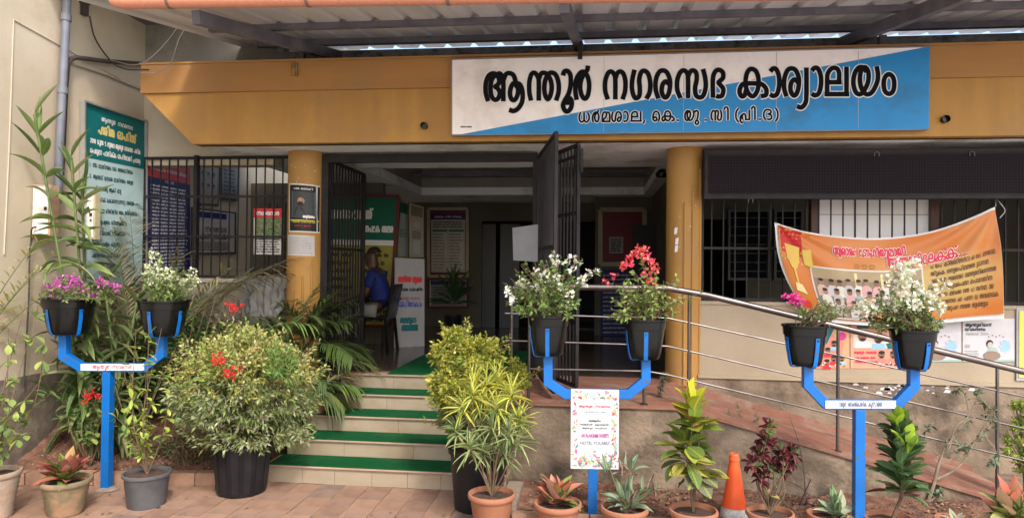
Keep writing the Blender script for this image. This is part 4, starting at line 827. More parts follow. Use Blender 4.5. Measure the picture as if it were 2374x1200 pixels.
try:
    bodyn = [((.10, 0, .50), .12), ((.08, 0, .75), .12), ((.02, 0, .98), .11), ((-.01, 0, 1.06), .055), ((-.04, 0, 1.13), .075), ((-.06, 0, 1.22), .088), ((-.05, 0, 1.29), .06),
             ((.02, -.2, .97), .055), ((-.04, -.25, .74), .042), ((-.24, -.14, .66), .034), ((-.31, -.11, .65), .036),
             ((.02, .2, .97), .055), ((-.04, .25, .74), .042), ((-.24, .14, .66), .034), ((-.31, .11, .65), .036),
             ((-.02, -.10, .52), .08), ((-.36, -.12, .52), .06), ((-.38, -.12, .10), .042), ((-.5, -.13, .04), .035),
             ((-.02, .10, .52), .08), ((-.34, .13, .52), .06), ((-.33, .14, .10), .042), ((-.45, .15, .04), .035), ((-.135, 0, 1.20), .018)]
    be = [(0, 1), (1, 2), (2, 3), (3, 4), (4, 5), (5, 6), (2, 7), (7, 8), (8, 9), (9, 10), (2, 11), (11, 12), (12, 13), (13, 14), (0, 15), (15, 16), (16, 17), (17, 18), (0, 19), (19, 20), (20, 21), (21, 22), (5, 23)]
    for sy in (-1, 1):
        w = len(bodyn)-0
        for k in range(4):
            i0 = len(bodyn); yy = .11*sy+(k-1.5)*.018
            bodyn += [((-.36, yy, .648), .0085), ((-.39-.006*k, yy, .635), .0075)]; be += [(10 if sy < 0 else 14, i0), (i0, i0+1)]
        i0 = len(bodyn); bodyn += [((-.33, .11*sy-.05*sy, .645), .009)]; be += [(10 if sy < 0 else 14, i0)]
    skin('body', SKM, bodyn, be, pr_)
    skin('shirt', SHM, [((.10, 0, .54), .155), ((.08, 0, .75), .15), ((.02, 0, .96), .13), ((.0, 0, 1.04), .07), ((.02, -.2, .97), .078), ((-.02, -.25, .80), .066), ((.02, .2, .97), .078), ((-.02, .25, .80), .066)], [(0, 1), (1, 2), (2, 3), (2, 4), (4, 5), (2, 6), (6, 7)], pr_)
    skin('trousers', TRM, [((.10, 0, .52), .135), ((-.02, -.10, .53), .10), ((-.36, -.12, .52), .082), ((-.38, -.12, .14), .065), ((-.02, .10, .53), .10), ((-.34, .13, .52), .082), ((-.33, .14, .14), .065)], [(0, 1), (1, 2), (2, 3), (0, 4), (4, 5), (5, 6)], pr_)
    b = B(); hc_ = pc+Vector((-.035, 0, 1.235))
    V = []; F = []
    for i in range(7):
        for k in range(14): th_ = i/6*1.35; ph = 2*math.pi*k/14; V.append(hc_+Vector((math.sin(th_)*math.cos(ph)*.098+.02, math.sin(th_)*math.sin(ph)*.09, math.cos(th_)*.098)))
    for i in range(6):
        for k in range(14): F.append((i*14+k, i*14+(k+1) % 14, (i+1)*14+(k+1) % 14, (i+1)*14+k))
    b.mesh(V, F); b.build('hair', HAIR, pr_, smooth=True)
    b = B()
    for sy in (-1, 1): b.lathe(pc+Vector((-.132, .032*sy, 1.225)), [(.004, -.004), (.008, 0), (.004, .004)], 8); b.lathe(pc+Vector((-.04, .09*sy, 1.19)), [(.005, -.02), (.014, 0), (.012, .02)], 8, 1)
    b.build('face_features', [K_, SKM], pr_, smooth=True)
except Exception as ex: print('person failed', ex)

# ------------------------------------------------------------------ banner on the window bars
def lerp_curve(P, s):
    for i in range(len(P)-1):
        if s <= P[i+1][0] or i == len(P)-2:
            t = (s-P[i][0])/(P[i+1][0]-P[i][0]); t = max(0, min(1, t)); t = t
            return (P[i][1]+(P[i+1][1]-P[i][1])*t, P[i][2]+(P[i+1][2]-P[i][2])*t)
def smooth_curve(P, n=60):
    q = catmull3([(p[0], p[1], p[2]) for p in P], 10); return [tuple(v) for v in q]
TOP = smooth_curve([(0, 1797, 515), (.12, 1862, 535), (.3, 1950, 548), (.5, 2050, 551), (.7, 2150, 538), (.85, 2235, 511), (1, 2308, 479)])
BOT = smooth_curve([(0, 1868, 722), (.12, 1905, 742), (.3, 1980, 752), (.5, 2070, 756), (.7, 2165, 751), (.85, 2245, 744), (1, 2327, 738)])
def bann(s, t, off=0):
    a = lerp_curve(TOP, s); c = lerp_curve(BOT, s); x = a[0]+(c[0]-a[0])*t; y = a[1]+(c[1]-a[1])*t
    if s < .5: x += -22*math.sin(math.pi*t)*(1-s*2)
    ang = math.atan2(t*.8+.05, max(1-s, 0)+.02)
    fold = .016*math.sin(ang*13)*math.exp(-((1-s)**2)*7)*min(1, math.hypot(1-s, t)*3) + .010*math.sin(s*21+t*3.5)*t + .012*math.sin(s*9-t*2)
    ang2 = math.atan2(t+.05, s+.02); fold += .010*math.sin(ang2*14)*math.exp(-(s*s)*12)
    p = PY(x, y, 6.60); return Vector((p.x, 6.60-fold*1.3-.03*math.sin(math.pi*t)-off, p.z))
bn = thing('cloth_banner', 'crumpled orange flex banner with trophy and group picture on the window bars', 'banner', PY(1797, 515, 6.6))
NX, NY = 70, 36
bmat = bpy.data.materials.new('orange_flex'); bmat.use_nodes = True; nt = bmat.node_tree; nn = nt.nodes; L_ = nt.links
uvn = nn.new('ShaderNodeUVMap'); sx_ = nn.new('ShaderNodeSeparateXYZ'); L_.new(uvn.outputs[0], sx_.inputs[0])
mp_ = nn.new('ShaderNodeMapping'); L_.new(uvn.outputs[0], mp_.inputs[0]); mp_.inputs['Location'].default_value = (-.72, -.45, 0)
gr = nn.new('ShaderNodeTexGradient'); gr.gradient_type = 'SPHERICAL'; mp_.inputs['Scale'].default_value = (2.3, 2.6, 1); mp_.inputs['Location'].default_value = (-.68*2.3, -.42*2.6, 0); L_.new(mp_.outputs[0], gr.inputs[0])
nz_ = nn.new('ShaderNodeTexNoise'); nz_.inputs['Scale'].default_value = 4; L_.new(uvn.outputs[0], nz_.inputs['Vector'])
ad = nn.new('ShaderNodeMath'); ad.operation = 'MULTIPLY_ADD'; L_.new(nz_.outputs[0], ad.inputs[0]); ad.inputs[1].default_value = .5; L_.new(gr.outputs[0], ad.inputs[2])
cr_ = nn.new('ShaderNodeValToRGB'); cr_.color_ramp.elements[0].position = .22; cr_.color_ramp.elements[0].color = (.50, .135, .008, 1); cr_.color_ramp.elements[1].position = .85; cr_.color_ramp.elements[1].color = (.50, .33, .09, 1); L_.new(ad.outputs[0], cr_.inputs[0])
L_.new(cr_.outputs[0], nn['Principled BSDF'].inputs['Base Color']); nn['Principled BSDF'].inputs['Roughness'].default_value = .45
def patch(bb, s0, s1, t0, t1, m, off, n1=None, n2=None):
    n1 = n1 or max(2, int((s1-s0)*NX)); n2 = n2 or max(2, int((t1-t0)*NY)); i0 = len(bb.v)
    for j in range(n2+1):
        for i in range(n1+1): bb.v.append(tuple(bann(s0+(s1-s0)*i/n1, t0+(t1-t0)*j/n2, off)))
    for j in range(n2):
        for i in range(n1):
            a = i0+j*(n1+1)+i; bb.f.append((a+n1+1, a+n1+2, a+1, a)); bb.m.append(m)
            S = lambda k: s0+(s1-s0)*k/n1; T = lambda k: 1-(t0+(t1-t0)*k/n2)
            bb.uv.append([(S(i), T(j+1)), (S(i+1), T(j+1)), (S(i+1), T(j)), (S(i), T(j))])
b = B(); patch(b, .012, .995, .02, .955, bmat, 0); patch(b, 0, 1, 0, 1, pm((.74, .70, .66)), -.016); b.build('cloth', [], bn, smooth=True)
def bf(x, y, off): return bann(x, 1-y, off)
b = B()
def disc_b(u, v, rx, ry, m, off, seg=12): b.face([bf(u+rx*math.cos(6.2832*k/seg), v+ry*math.sin(6.2832*k/seg), off) for k in range(seg)], m)
def poly_b(pts, m, off): b.face([bf(u, v, off) for u, v in pts], m)
patch(b, .02, .11, .03, .30, pm((.50, .02, .02)), .003, 6, 8); patch(b, .02, .10, .80, .95, pm((.55, .04, .02)), .003, 6, 5)
GOLD2 = pm((.66, .42, .08)); GOLD3 = pm((.78, .62, .30))
for pts, m in (([(.035, .80), (.10, .80), (.095, .64), (.08, .55), (.055, .55), (.04, .64)], GOLD2), ([(.062, .55), (.073, .55), (.073, .38), (.062, .38)], GOLD2), ([(.05, .38), (.088, .38), (.10, .28), (.038, .28)], GOLD3), ([(.045, .78), (.058, .78), (.062, .62), (.052, .62)], GOLD3), ([(.11, .78), (.15, .80), (.16, .60), (.12, .62)], pm((.62, .44, .08)))): poly_b(pts, m, .007)
for u in (.028, .108):
    for k in range(8): a0 = k/8*6.28; disc_b(u+.018*math.cos(a0), .68+.06*math.sin(a0), .004, .012, GOLD2, .006, 6)
patch(b, .145, .665, .37, .945, pm((.66, .6, .54)), .004); patch(b, .153, .657, .388, .93, pm((.26, .20, .13)), .006)
patch(b, .153, .657, .388, .50, pm((.38, .29, .16)), .007)
for u in (.34, .46, .56): patch(b, u, u+.012, .41, .7, GOLD3, .008, 2, 6)
SKIN2 = pm((.36, .2, .12)); SH = [pm((.50, .47, .45)), pm((.55, .50, .50)), pm((.62, .36, .34)), pm((.66, .64, .55)), pm((.36, .40, .42)), pm((.60, .40, .32))]
for row, (v0, n_, u0) in enumerate(((.43, 11, .185), (.31, 9, .20), (.19, 7, .25))):
    for i in range(n_):
        u = u0+i*(.46/n_)+rnd.uniform(-.006, .006); v = v0+rnd.uniform(-.015, .02); m = rnd.choice(SH); o_ = .009+row*.002
        poly_b([(u-.026, v-.115), (u+.026, v-.115), (u+.024, v-.02), (u+.01, v+.012), (u-.01, v+.012), (u-.022, v-.02)], m, o_)
        disc_b(u, v+.045, .012, .036, rnd.choice([SKIN, SKIN2]), o_+.0008, 9); disc_b(u, v+.068, .012, .018, HAIR, o_+.0014, 8)
disc_b(.44, .13, .04, .085, pm((.55, .10, .04)), .017); disc_b(.44, .13, .018, .04, pm((.7, .3, .12)), .018)
CR = pm((.62, .02, .06))
for (m, th_, o_) in ((pm((.78, .68, .62)), .20, .006), (CR, .115, .0085)):
    text(b, 'സ്വരാജ് ട', bf_ := (lambda X, Y, o: bf(X, Y, o)), .27, .775, .0, None, .1, 0, m) if False else None
    def fx(X, Y, o): return bf(X*.62, Y*1.0, o)
def btext(s_, u, v, h, width, th, off, m):
    T = toks(s_); W = sum(G[k][0] for k in T); k_ = width/W
    for t_ in T:
        w = G[t_][0]*k_
        gw, strokes = G[t_]; 
        glyph(b, t_, lambda X, Y, o: bf(u+X, v+Y*3.1, o), 0, 0, w, h/3.1, th, off, m, 3); u += w
for (m, th_, o_) in ((pm((.78, .68, .62)), .0056, .006), (CR, .0032, .0085)):
    btext('സ്വരാജ് േടാഫിയുമായി', .255, .79, .08, .34, th_, o_, m); btext('ആന്തൂരിേലക്ക്...', .50, .665, .10, .345, th_, o_, m)
BR = pm((.10, .035, .02))
for i, (u, w) in enumerate(((.70, .27), (.70, .24), (.70, .26), (.68, .26), (.70, .25), (.69, .29), (.74, .18))):
    x = u; v = .60-i*.078
    while x < u+w:
        k = rnd.choice(BODY); ww = G[k][0]*.0145; glyph(b, k, lambda X, Y, o: bf(X, v+Y*3.1, o), x, 0, ww, .042/3.1, .0010, .006, BR, 2); x += ww+(.008 if rnd.random() < .16 else 0)
for k in range(3):
    pts = [(.36+k*.035+.012*math.cos(a/8*6), .665+.02*math.sin(a/8*6)) for a in range(9)]
    for p0, p1 in zip(pts[:-1], pts[1:]): poly_b([p0, p1, (p1[0], p1[1]+.012), (p0[0], p0[1]+.012)], pm((.30, .18, .04)), .006)
b.build('print', [], bn)
wire('string', [PY(2308, 479, 6.6), PY(2310, 462, 6.7), PY(2318, 470, 6.62), PY(2330, 488, 6.6), PY(2318, 505, 6.6)], .004, mat('white_string', (.5, .48, .45), None, 5, .8), 'loose white string tying the banner corner to a window bar')

# ------------------------------------------------------------------ posters pasted on the wall below the window
YPo = YWL-.006
def wp(px0, px1, py0, py1): return Sheet(PY(px0, py1, YPo), PY(px1, py1, YPo), PY(px1, py0, YPo), PY(px0, py0, YPo), n=(0, -1, 0))
def face_p(s, u, v, r, body, lay=3):
    a = r*s.W/s.H; s.poly([(u-r*1.7, v-a*2.6), (u+r*1.7, v-a*2.6), (u+r*1.3, v-a*1.2), (u-r*1.3, v-a*1.2)], body, lay); s.disc(u, v, r, a*1.2, SKIN, lay+1); s.disc(u, v+a*.75, r*1.0, a*.6, HAIR, lay+2); s.disc(u, v-a*.75, r*.7, a*.35, HAIR, lay+2)
s = wp(1866, 1968, 740, 853); s.back(pm((.66, .36, .18)), .002); s.poly([(.0, .0), (.75, 0), (.9, .5), (.6, .72), (.0, .3)], pm((.68, .24, .17)), 1); s.poly([(.28, .55), (.55, .98), (.66, .8), (.5, .5)], TEAL, 2); s.rect(.3, .88, .72, 1, pm((.03, .08, .08)), 2); s.disc(.84, .66, .1, .09, MAG, 3)
for u, v in ((.52, .36), (.66, .5), (.66, .2), (.84, .2), (.5, .12)): face_p(s, u, v, .06, rnd.choice([LBL, pm((.7, .68, .66)), RED]), 3)
for _ in range(14): s.disc(rnd.uniform(.1, .9), rnd.uniform(.03, .14), .02, .015, rnd.choice([RED, K_, W_]), 6)
s.build('party_poster', 'orange poster with teal swirl and small faces behind the left of the right pots', 'poster')
s = wp(1972, 2096, 741, 853); s.back(pm((.68, .35, .22)), .002); s.rect(.05, .04, .95, .92, pm((.70, .30, .20)), 1); s.rect(.12, .82, .8, 1, pm((.03, .08, .08)), 2); s.poly([(.05, .42), (.95, .42), (.95, .78), (.6, .68), (.05, .7)], pm((.66, .58, .5)), 2)
face_p(s, .22, .66, .085, W_, 3); face_p(s, .52, .62, .085, LBL, 3); s.poly([(.66, .5), (.8, .56), (.8, .4), (.7, .4)], TEAL, 3)
for u in (.58, .80): face_p(s, u, .28, .06, pm((.6, .2, .15)), 3)
s.text('ആന്തൂർ നഗരസഭ', .28, .30, .05, CR, .42); s.lines(.08, .5, .1, .26, 2, .04, CR)
for _ in range(18): s.disc(rnd.uniform(.4, .92), rnd.uniform(.05, .12), .015, .015, rnd.choice([RED, K_, W_, NAVY]), 6)
s.build('party_poster', 'salmon poster with two larger faces in the middle below the banner', 'poster')
for (xa_, lab) in ((2100, 'pale conference poster nearer the black pot with drummer sketch'), (2232, 'pale conference poster with drummer sketch beside the yellow framed one')):
    s = wp(xa_, xa_+128 if xa_ < 2200 else 2352, 738, 838); s.back(pm((.56, .53, .54)), .002); s.rect(0, 0, 1, .05, pm((.30, .42, .38)), 1)
    s.text('ആന്തൂരിെന്റ', .3, .82, .06, K_, .5, .12); s.text('വികസനം', .24, .72, .06, K_, .4, .12); s.text('നഗരസഭ 2025', .28, .62, .05, GRAY, .45)
    s.disc(.52, .42, .07, .09, HAIR, 2); s.disc(.53, .39, .055, .07, pm((.5, .42, .38)), 3); s.poly([(.42, .1), (.5, .32), (.64, .34), (.74, .12)], pm((.34, .44, .40)), 2); s.disc(.56, .14, .17, .11, pm((.26, .18, .13)), 3); s.disc(.82, .36, .1, .12, LBL, 2)
    for k in range(8): a0 = k*.8; s.disc(.82+.1*math.cos(a0), .36+.14*math.sin(a0), .03, .025, pm((.42, .5, .58)), 3)
    for k in range(5): s.disc(.5+.07*k, .58+.03*(k % 2), .012, .012, K_, 4)
    s.rect(.04, .32, .14, .4, GRAY, 2); s.lines(.04, .34, .12, .28, 3, .025, GRAY); s.build('conference_poster', lab, 'poster')
b = B(); a = PY(2355, 712, YPo); c = PY(2500, 885, YPo); b.box((a.x, YPo-.012, c.z), (c.x, YPo, a.z)); t = thing('framed_wall_notice', 'yellow panel in grey frame at the right end of the wall', 'sign', a); b.build('frame', GRAY, t)
b = B(); b.box((a.x+.02, YPo-.018, c.z+.03), (c.x-.02, YPo-.012, a.z-.03)); b.build('panel', pm((.62, .60, .10)), t)
# peeled lime patch on the wall
b = B()
for _ in range(60): 
    q = PY(rnd.gauss(2110, 45), rnd.gauss(898, 7), YWL-.0235); w = rnd.uniform(.008, .035); b.face([q+Vector((-w, 0, -w*.3)), q+Vector((w, 0, -w*.4)), q+Vector((w*.7, 0, w*.4)), q+Vector((-w*.5, 0, w*.5))], rnd.choice([pm((.55, .52, .5)), pm((.16, .14, .14))]))
tag(b.build('peeling_paint', []), 'peeling white and grey paint flakes above the plinth', 'paint flakes'); bpy.data.objects['peeling_paint']['kind'] = 'stuff'

# ------------------------------------------------------------------ leaves
def leaf_tpl(kind, nseg):
    """template: x across (-1..1), y along (0..1), z lift"""
    V = []; U = []
    for i in range(nseg+1):
        t = i/nseg
        if kind == 'lance': w = math.sin(math.pi*min(1, t*1.0)**.75)**.9 if 0 < t < 1 else 0
        elif kind == 'ovate': w = math.sin(math.pi*t**.62) if 0 < t < 1 else 0
        elif kind == 'obov': w = math.sin(math.pi*t**1.25)**.8 if 0 < t < 1 else 0
        else: w = min(1, t*8)*(1-t)**.35 if t < 1 else 0
        w = max(w, .02)
        V += [(-w, t, .16*w), (0, t, 0), (w, t, .16*w)]; U += [(.5-.5*w, t), (.5, t), (.5+.5*w, t)]
    F = []
    for i in range(nseg):
        a = i*3; F += [(a, a+1, a+4, a+3), (a+1, a+2, a+5, a+4)]
    return np.array(V), np.array(U), np.array(F)
TPL = {(k, n): leaf_tpl(k, n) for k in ('lance', 'ovate', 'obov', 'strap') for n in (2, 3, 5, 6)}
def unit(a): return a/np.maximum(np.linalg.norm(a, axis=-1, keepdims=True), 1e-9)
def leaf_cloud(P, D, L, W, C, kind='lance', nseg=2, droop=.25, upbias=.6, fold=1.0):
    """arrays: positions, directions, lengths, half widths, colours -> verts, faces, uvs, colours"""
    V, U, F = TPL[(kind, nseg)]; n = len(P); D = unit(D); up = unit(nr.normal(0, 1, (n, 3))*(1-upbias)+np.array([0, 0, upbias]))
    S = unit(np.cross(D, up)); N = np.cross(S, D)
    dr = droop*nr.uniform(.2, 1.6, n) if np.isscalar(droop) else droop
    x = V[:, 0][None, :, None]; y = V[:, 1][None, :, None]; z = V[:, 2][None, :, None]*fold
    verts = P[:, None, :]+S[:, None, :]*x*W[:, None, None]+D[:, None, :]*y*L[:, None, None]+N[:, None, :]*z*W[:, None, None]
    verts[:, :, 2] -= (dr*L)[:, None]*(V[:, 1][None, :]**2)
    faces = (F[None]+(np.arange(n)*len(V))[:, None, None]).reshape(-1, 4)
    return verts.reshape(-1, 3), faces, np.tile(U, (n, 1)), np.repeat(C, len(V), 0)
def cloud_obj(name, parts, m, parent, label=None, stuff=True):
    vs = []; fs = []; us = []; cs_ = []; o = 0
    for v, f, u, c in parts: vs.append(v); fs.append(f+o); us.append(u); cs_.append(c); o += len(v)
    v = np.concatenate(vs); f = np.concatenate(fs); u = np.concatenate(us); c = np.concatenate(cs_)
    org = np.array(wl(parent)) if parent else np.zeros(3); v = v-org
    me = bpy.data.meshes.new(name); me.vertices.add(len(v)); me.vertices.foreach_set('co', v.ravel()); me.loops.add(len(f)*4); me.loops.foreach_set('vertex_index', f.ravel().astype(np.int32))
    me.polygons.add(len(f)); me.polygons.foreach_set('loop_start', np.arange(0, len(f)*4, 4, dtype=np.int32)); me.polygons.foreach_set('loop_total', np.full(len(f), 4, dtype=np.int32))
    uvl = me.uv_layers.new(name='UVMap'); uvl.data.foreach_set('uv', u[f.ravel()].ravel())
    at = me.color_attributes.new('tint', 'FLOAT_COLOR', 'POINT'); at.data.foreach_set('color', np.concatenate([c, np.ones((len(c), 1))], 1).ravel().astype(np.float32))
    me.materials.append(m); me.polygons.foreach_set('use_smooth', np.ones(len(f), dtype=bool)); me.update(); me.validate()
    ob = bpy.data.objects.new(name, me); COL.objects.link(ob)
    if parent: ob.parent = parent
    if stuff: ob['kind'] = 'stuff'
    if label: ob['label'] = label
    return ob
def pick(cols, n, j=.12):
    cols = np.array(cols); c = cols[nr.randint(0, len(cols), n)]; return np.clip(c*(1+nr.normal(0, j, (n, 1)))+nr.normal(0, .006, (n, 3)), .003, .95)
LM = {}
def leaf_meshes(mname, kind, m, fold=1.0):
    """four unit leaves with different bends, shared by all leaf objects of that material"""
    if mname in LM: return LM[mname]
    out = []
    for dr in (.08, .25, .5, .8):
        V, U, F = TPL[(kind, 6)]; v = V.copy(); v[:, 2] = v[:, 2]*fold
        y = v[:, 1].copy(); a = dr*y; v2 = v.copy(); v2[:, 1] = np.sin(a*1.6)/(dr*1.6) if dr > 0 else y
        me = bpy.data.meshes.new('leaf'); vv = np.stack([v[:, 0], v2[:, 1], v[:, 2]*.5-(1-np.cos(a*1.6))/(dr*1.6)], 1)
        me.from_pydata(vv.tolist(), [], F.tolist()); uvl = me.uv_layers.new(name='UVMap')
        uvl.data.foreach_set('uv', U[F.ravel()].ravel()); me.materials.append(m); me.polygons.foreach_set('use_smooth', [True]*len(F)); out.append(me)
    LM[mname] = out; return out
def big_leaf(parent, meshes, p, d, L, W, col, bend=None, roll=0.0, name='leaf'):
    d = Vector(d).normalized(); up = Vector((0, 0, 1)); 
    if abs(d.dot(up)) > .97: up = Vector((rnd.uniform(-1, 1), rnd.uniform(-1, 1), .1))
    s = d.cross(up).normalized(); n = s.cross(d)
    if roll: q = Matrix.Rotation(roll, 3, d); s = q @ s; n = q @ n
    p = Vector(p)-wl(parent); k = bend if bend is not None else rnd.choice([0, 1, 1, 2])
    o = bpy.data.objects.new(name, meshes[k]); COL.objects.link(o); o.parent = parent
    o.matrix_basis = Matrix(((s.x*W, d.x*L, n.x*L, p.x), (s.y*W, d.y*L, n.y*L, p.y), (s.z*W, d.z*L, n.z*L, p.z), (0, 0, 0, 1)))
    o.color = (*col, 1); return o
LF_plain = leafmat('green_leaf', 'plain', 'attr'); LF_edge = leafmat('variegated_small_leaf', 'edge', 'attr', a=(.16, .20, .06)); LF_edge2 = leafmat('variegated_yellow_leaf', 'edge', 'attr', a=(.2, .24, .05))
LO_plain = leafmat('green_blade', 'plain', 'obj'); LO_croton = leafmat('croton_blade', 'croton', 'obj', b=(.62, .50, .05)); LO_aglao = leafmat('red_hearted_blade', 'aglao', 'obj', a=(.07, .13, .03)); LO_stripe = leafmat('striped_blade', 'stripe', 'obj', b=(.34, .42, .30))
GR = [(.07, .13, .03), (.10, .18, .04), (.05, .10, .025), (.13, .21, .05)]

def stems(b, base, tips, r0=.006, r1=.002, wob=.04, sub=5):
    """curved twigs from base to each tip; returns sampled polylines"""
    out = []
    for tp in tips:
        tp = Vector(tp); bs = Vector(base); m1 = bs.lerp(tp, .4)+Vector((rnd.gauss(0, wob), rnd.gauss(0, wob), wob*.8)); pts = catmull3([bs, m1, tp], sub)
        n = len(pts); b.tube(pts, [r0+(r1-r0)*i/(n-1) for i in range(n)], 5, cap=False); out.append(pts)
    return out
def spray(polys, per, L, W, cols, kind='ovate', lo=.35, spread=.9, droop=.25, nseg=2, outward=.5):
    P = []; D = []
    for pts in polys:
        n = len(pts)-1
        for _ in range(per):
            t = lo+(1-lo)*rnd.random()**.8; i = min(int(t*n), n-1); q = pts[i].lerp(pts[i+1], t*n-i); d = (pts[i+1]-pts[i]).normalized()
            v = Vector((rnd.gauss(0, 1), rnd.gauss(0, 1), rnd.gauss(0, .7))).normalized(); P.append(q); D.append(d*outward+v*spread)
    n = len(P); return leaf_cloud(np.array([tuple(p) for p in P]), np.array([tuple(p) for p in D]), L*nr.uniform(.65, 1.2, n), W*nr.uniform(.7, 1.2, n), pick(cols, n), kind, nseg, droop)
def flowers(centres, n_each, r, size, cols, kind='ovate', spread=1.0):
    P = []; D = []
    for c in centres:
        for _ in range(n_each):
            v = Vector((rnd.gauss(0, 1), rnd.gauss(0, 1), rnd.gauss(0, 1))).normalized(); P.append(Vector(c)+v*r*rnd.random()); D.append(v+Vector((0, 0, .4)))
    n = len(P); return leaf_cloud(np.array([tuple(p) for p in P]), np.array([tuple(p) for p in D]), size*nr.uniform(.7, 1.2, n), size*.45*nr.uniform(.8, 1.2, n), pick(cols, n, .06), kind, 2, .1, .2)

# ------------------------------------------------------------------ pots
M_potsoil = mat('potting_soil', (.09, .05, .035), (.05, .03, .02), 30, .97, .6)
def soil_disc(t, c, z, r):
    b = B(); V = [(c[0], c[1], z+.01)]
    for k in range(20): V.append((c[0]+r*math.cos(k/20*6.2832), c[1]+r*math.sin(k/20*6.2832), z+rnd.uniform(-.004, .004)))
    b.mesh(V, [(0, k+1, (k+1) % 20+1) for k in range(20)]); b.build('soil', M_potsoil, t)
def terracotta(t, c, r, h, m=None, z0=0, ribs=False):
    b = B(); R_ = r; prof = [(r*.66, 0), (r*.70, .01), (r*.90, h-.055)]
    if ribs: prof = [(r*.66, 0)]+[(r*(.66+.26*i/16)+(.006 if i % 2 else 0), h*.85*i/16) for i in range(1, 17)]
    prof += [(r*.93, h-.045), (r*1.0, h-.035), (r*1.03, h-.018), (r*1.0, h-.003), (r*.93, h), (r*.90, h-.01), (r*.86, h-.05), (r*.80, h*.5)]
    b.lathe((c[0], c[1], z0), prof, 36); b.build('pot', m or M_terra, t, smooth=True)
    soil_disc(t, c, z0+h-.035, r*.87)
def black_tub(t, c, r, h, m=None, z0=0, flutes=0):
    b = B(); prof = [(r*.78, 0), (r*.80, .008), (r*.955, h*.90), (r*.96, h*.905), (r*1.03, h*.91), (r*1.04, h*.985), (r*1.0, h), (r*.95, h*.99), (r*.92, h*.8), (r*.85, h*.5)]
    b.lathe((c[0], c[1], z0), prof, 44)
    o = b.build('pot', m or M_dplastic, t, smooth=True)
    if flutes:
        k_ = B()
        for i in range(flutes):
            a_ = i/flutes*6.2832; rr0, rr1 = r*.80+.001, r*.945+.001; w = .28/flutes*6.2832
            for s0, s1 in ((0, 1),):
                A = [((rr0)*math.cos(a_-w), (rr0)*math.sin(a_-w), .03), (rr0*math.cos(a_+w), rr0*math.sin(a_+w), .03), (rr1*math.cos(a_+w), rr1*math.sin(a_+w), h*.82), (rr1*math.cos(a_), rr1*math.sin(a_), h*.86), (rr1*math.cos(a_-w), rr1*math.sin(a_-w), h*.82)]
                A2 = [(x*1.018, y*1.018, z) for x, y, z in A]; pts = [(c[0]+x, c[1]+y, z0+z) for x, y, z in A+A2]
                k_.mesh(pts, [(5, 6, 7, 8, 9), (0, 1, 6, 5), (1, 2, 7, 6), (2, 3, 8, 7), (3, 4, 9, 8), (4, 0, 5, 9)])
        k_.build('flute', m or M_dplastic, o)
    soil_disc(t, c, z0+h*.9, r*.9)

# ------------------------------------------------------------------ hanging pots on the blue stands
def hang_pot(px, py_rim, py_bot, w_px, Y, lab, cat='potted plant'):
    top = PY(px, py_rim, Y); bot = PY(px, py_bot, Y); r = (PY(px+w_px/2, py_rim, Y).x-PY(px-w_px/2, py_rim, Y).x)/2; h = top.z-bot.z
    t = thing('hanging_flower_pot', lab, cat, bot, 'black flower pots on the blue stands')
    b = B(); prof = [(r*.60, 0), (r*.63, .004), (r*.70, h*.12), (r*.80, h*.45), (r*.86, h*.70), (r*.87, h*.745), (r*.91, h*.75), (r*.94, h*.94), (r*1.0, h*.955), (r*1.0, h), (r*.95, h), (r*.9, h*.9), (r*.8, h*.6)]
    b.lathe(bot, prof, 40, 0, .12); b.build('pot', M_bplastic, t, smooth=True)
    soil_disc(t, bot, bot.z+h*.88, r*.86); return t, Vector((bot.x, bot.y, top.z)), r, h
def fill_bush(t, c, r, box, nst, per, L, W, cols, base_r=.05, kind='ovate', m=LF_plain, shape=None, wob=.03, lo=.35, stem_m=M_stem, Y=None, depth=.16):
    """twigs from the soil to tips spread through the outline box given in photo pixels"""
    b = B(); polys = []; tips = []
    x0, x1, y0, y1 = box
    for _ in range(nst):
        for _try in range(40):
            px = rnd.uniform(x0, x1); py = rnd.uniform(y0, y1)
            if shape is None or shape((px-x0)/(x1-x0), (py-y0)/(y1-y0)): break
        tp = PY(px, py, c.y+rnd.gauss(0, depth*.5)); tips.append(tp)
        bs = Vector((c.x+rnd.uniform(-base_r, base_r), c.y+rnd.uniform(-base_r, base_r), c.z-.03)); polys += stems(b, bs, [tp], .004, .0015, wob)
    b.build('stem', stem_m, t, smooth=True)
    cloud_obj('foliage', [spray(polys, per, L, W, cols, kind, lo)], m, t); return tips
def flower_obj(t, centres, n, r, size, cols, lab=None):
    o = cloud_obj('flowers', [flowers(centres, n, r, size, cols)], leafmat('petal', 'plain', 'attr') if False else PET, t, lab); return o
PET = bpy.data.materials.new('petal'); PET.use_nodes = True; _n = PET.node_tree.nodes; _a = _n.new('ShaderNodeAttribute'); _a.attribute_name = 'tint'; PET.node_tree.links.new(_a.outputs['Color'], _n['Principled BSDF'].inputs['Base Color']); _n['Principled BSDF'].inputs['Roughness'].default_value = .7
_t = _n.new('ShaderNodeBsdfTranslucent'); _m = _n.new('ShaderNodeMixShader'); _m.inputs[0].default_value = .3; PET.node_tree.links.new(_a.outputs['Color'], _t.inputs[0]); PET.node_tree.links.new(_n['Principled BSDF'].outputs[0], _m.inputs[1]); PET.node_tree.links.new(_t.outputs[0], _m.inputs[2]); PET.node_tree.links.new(_m.outputs[0], _n['Material Output'].inputs[0])

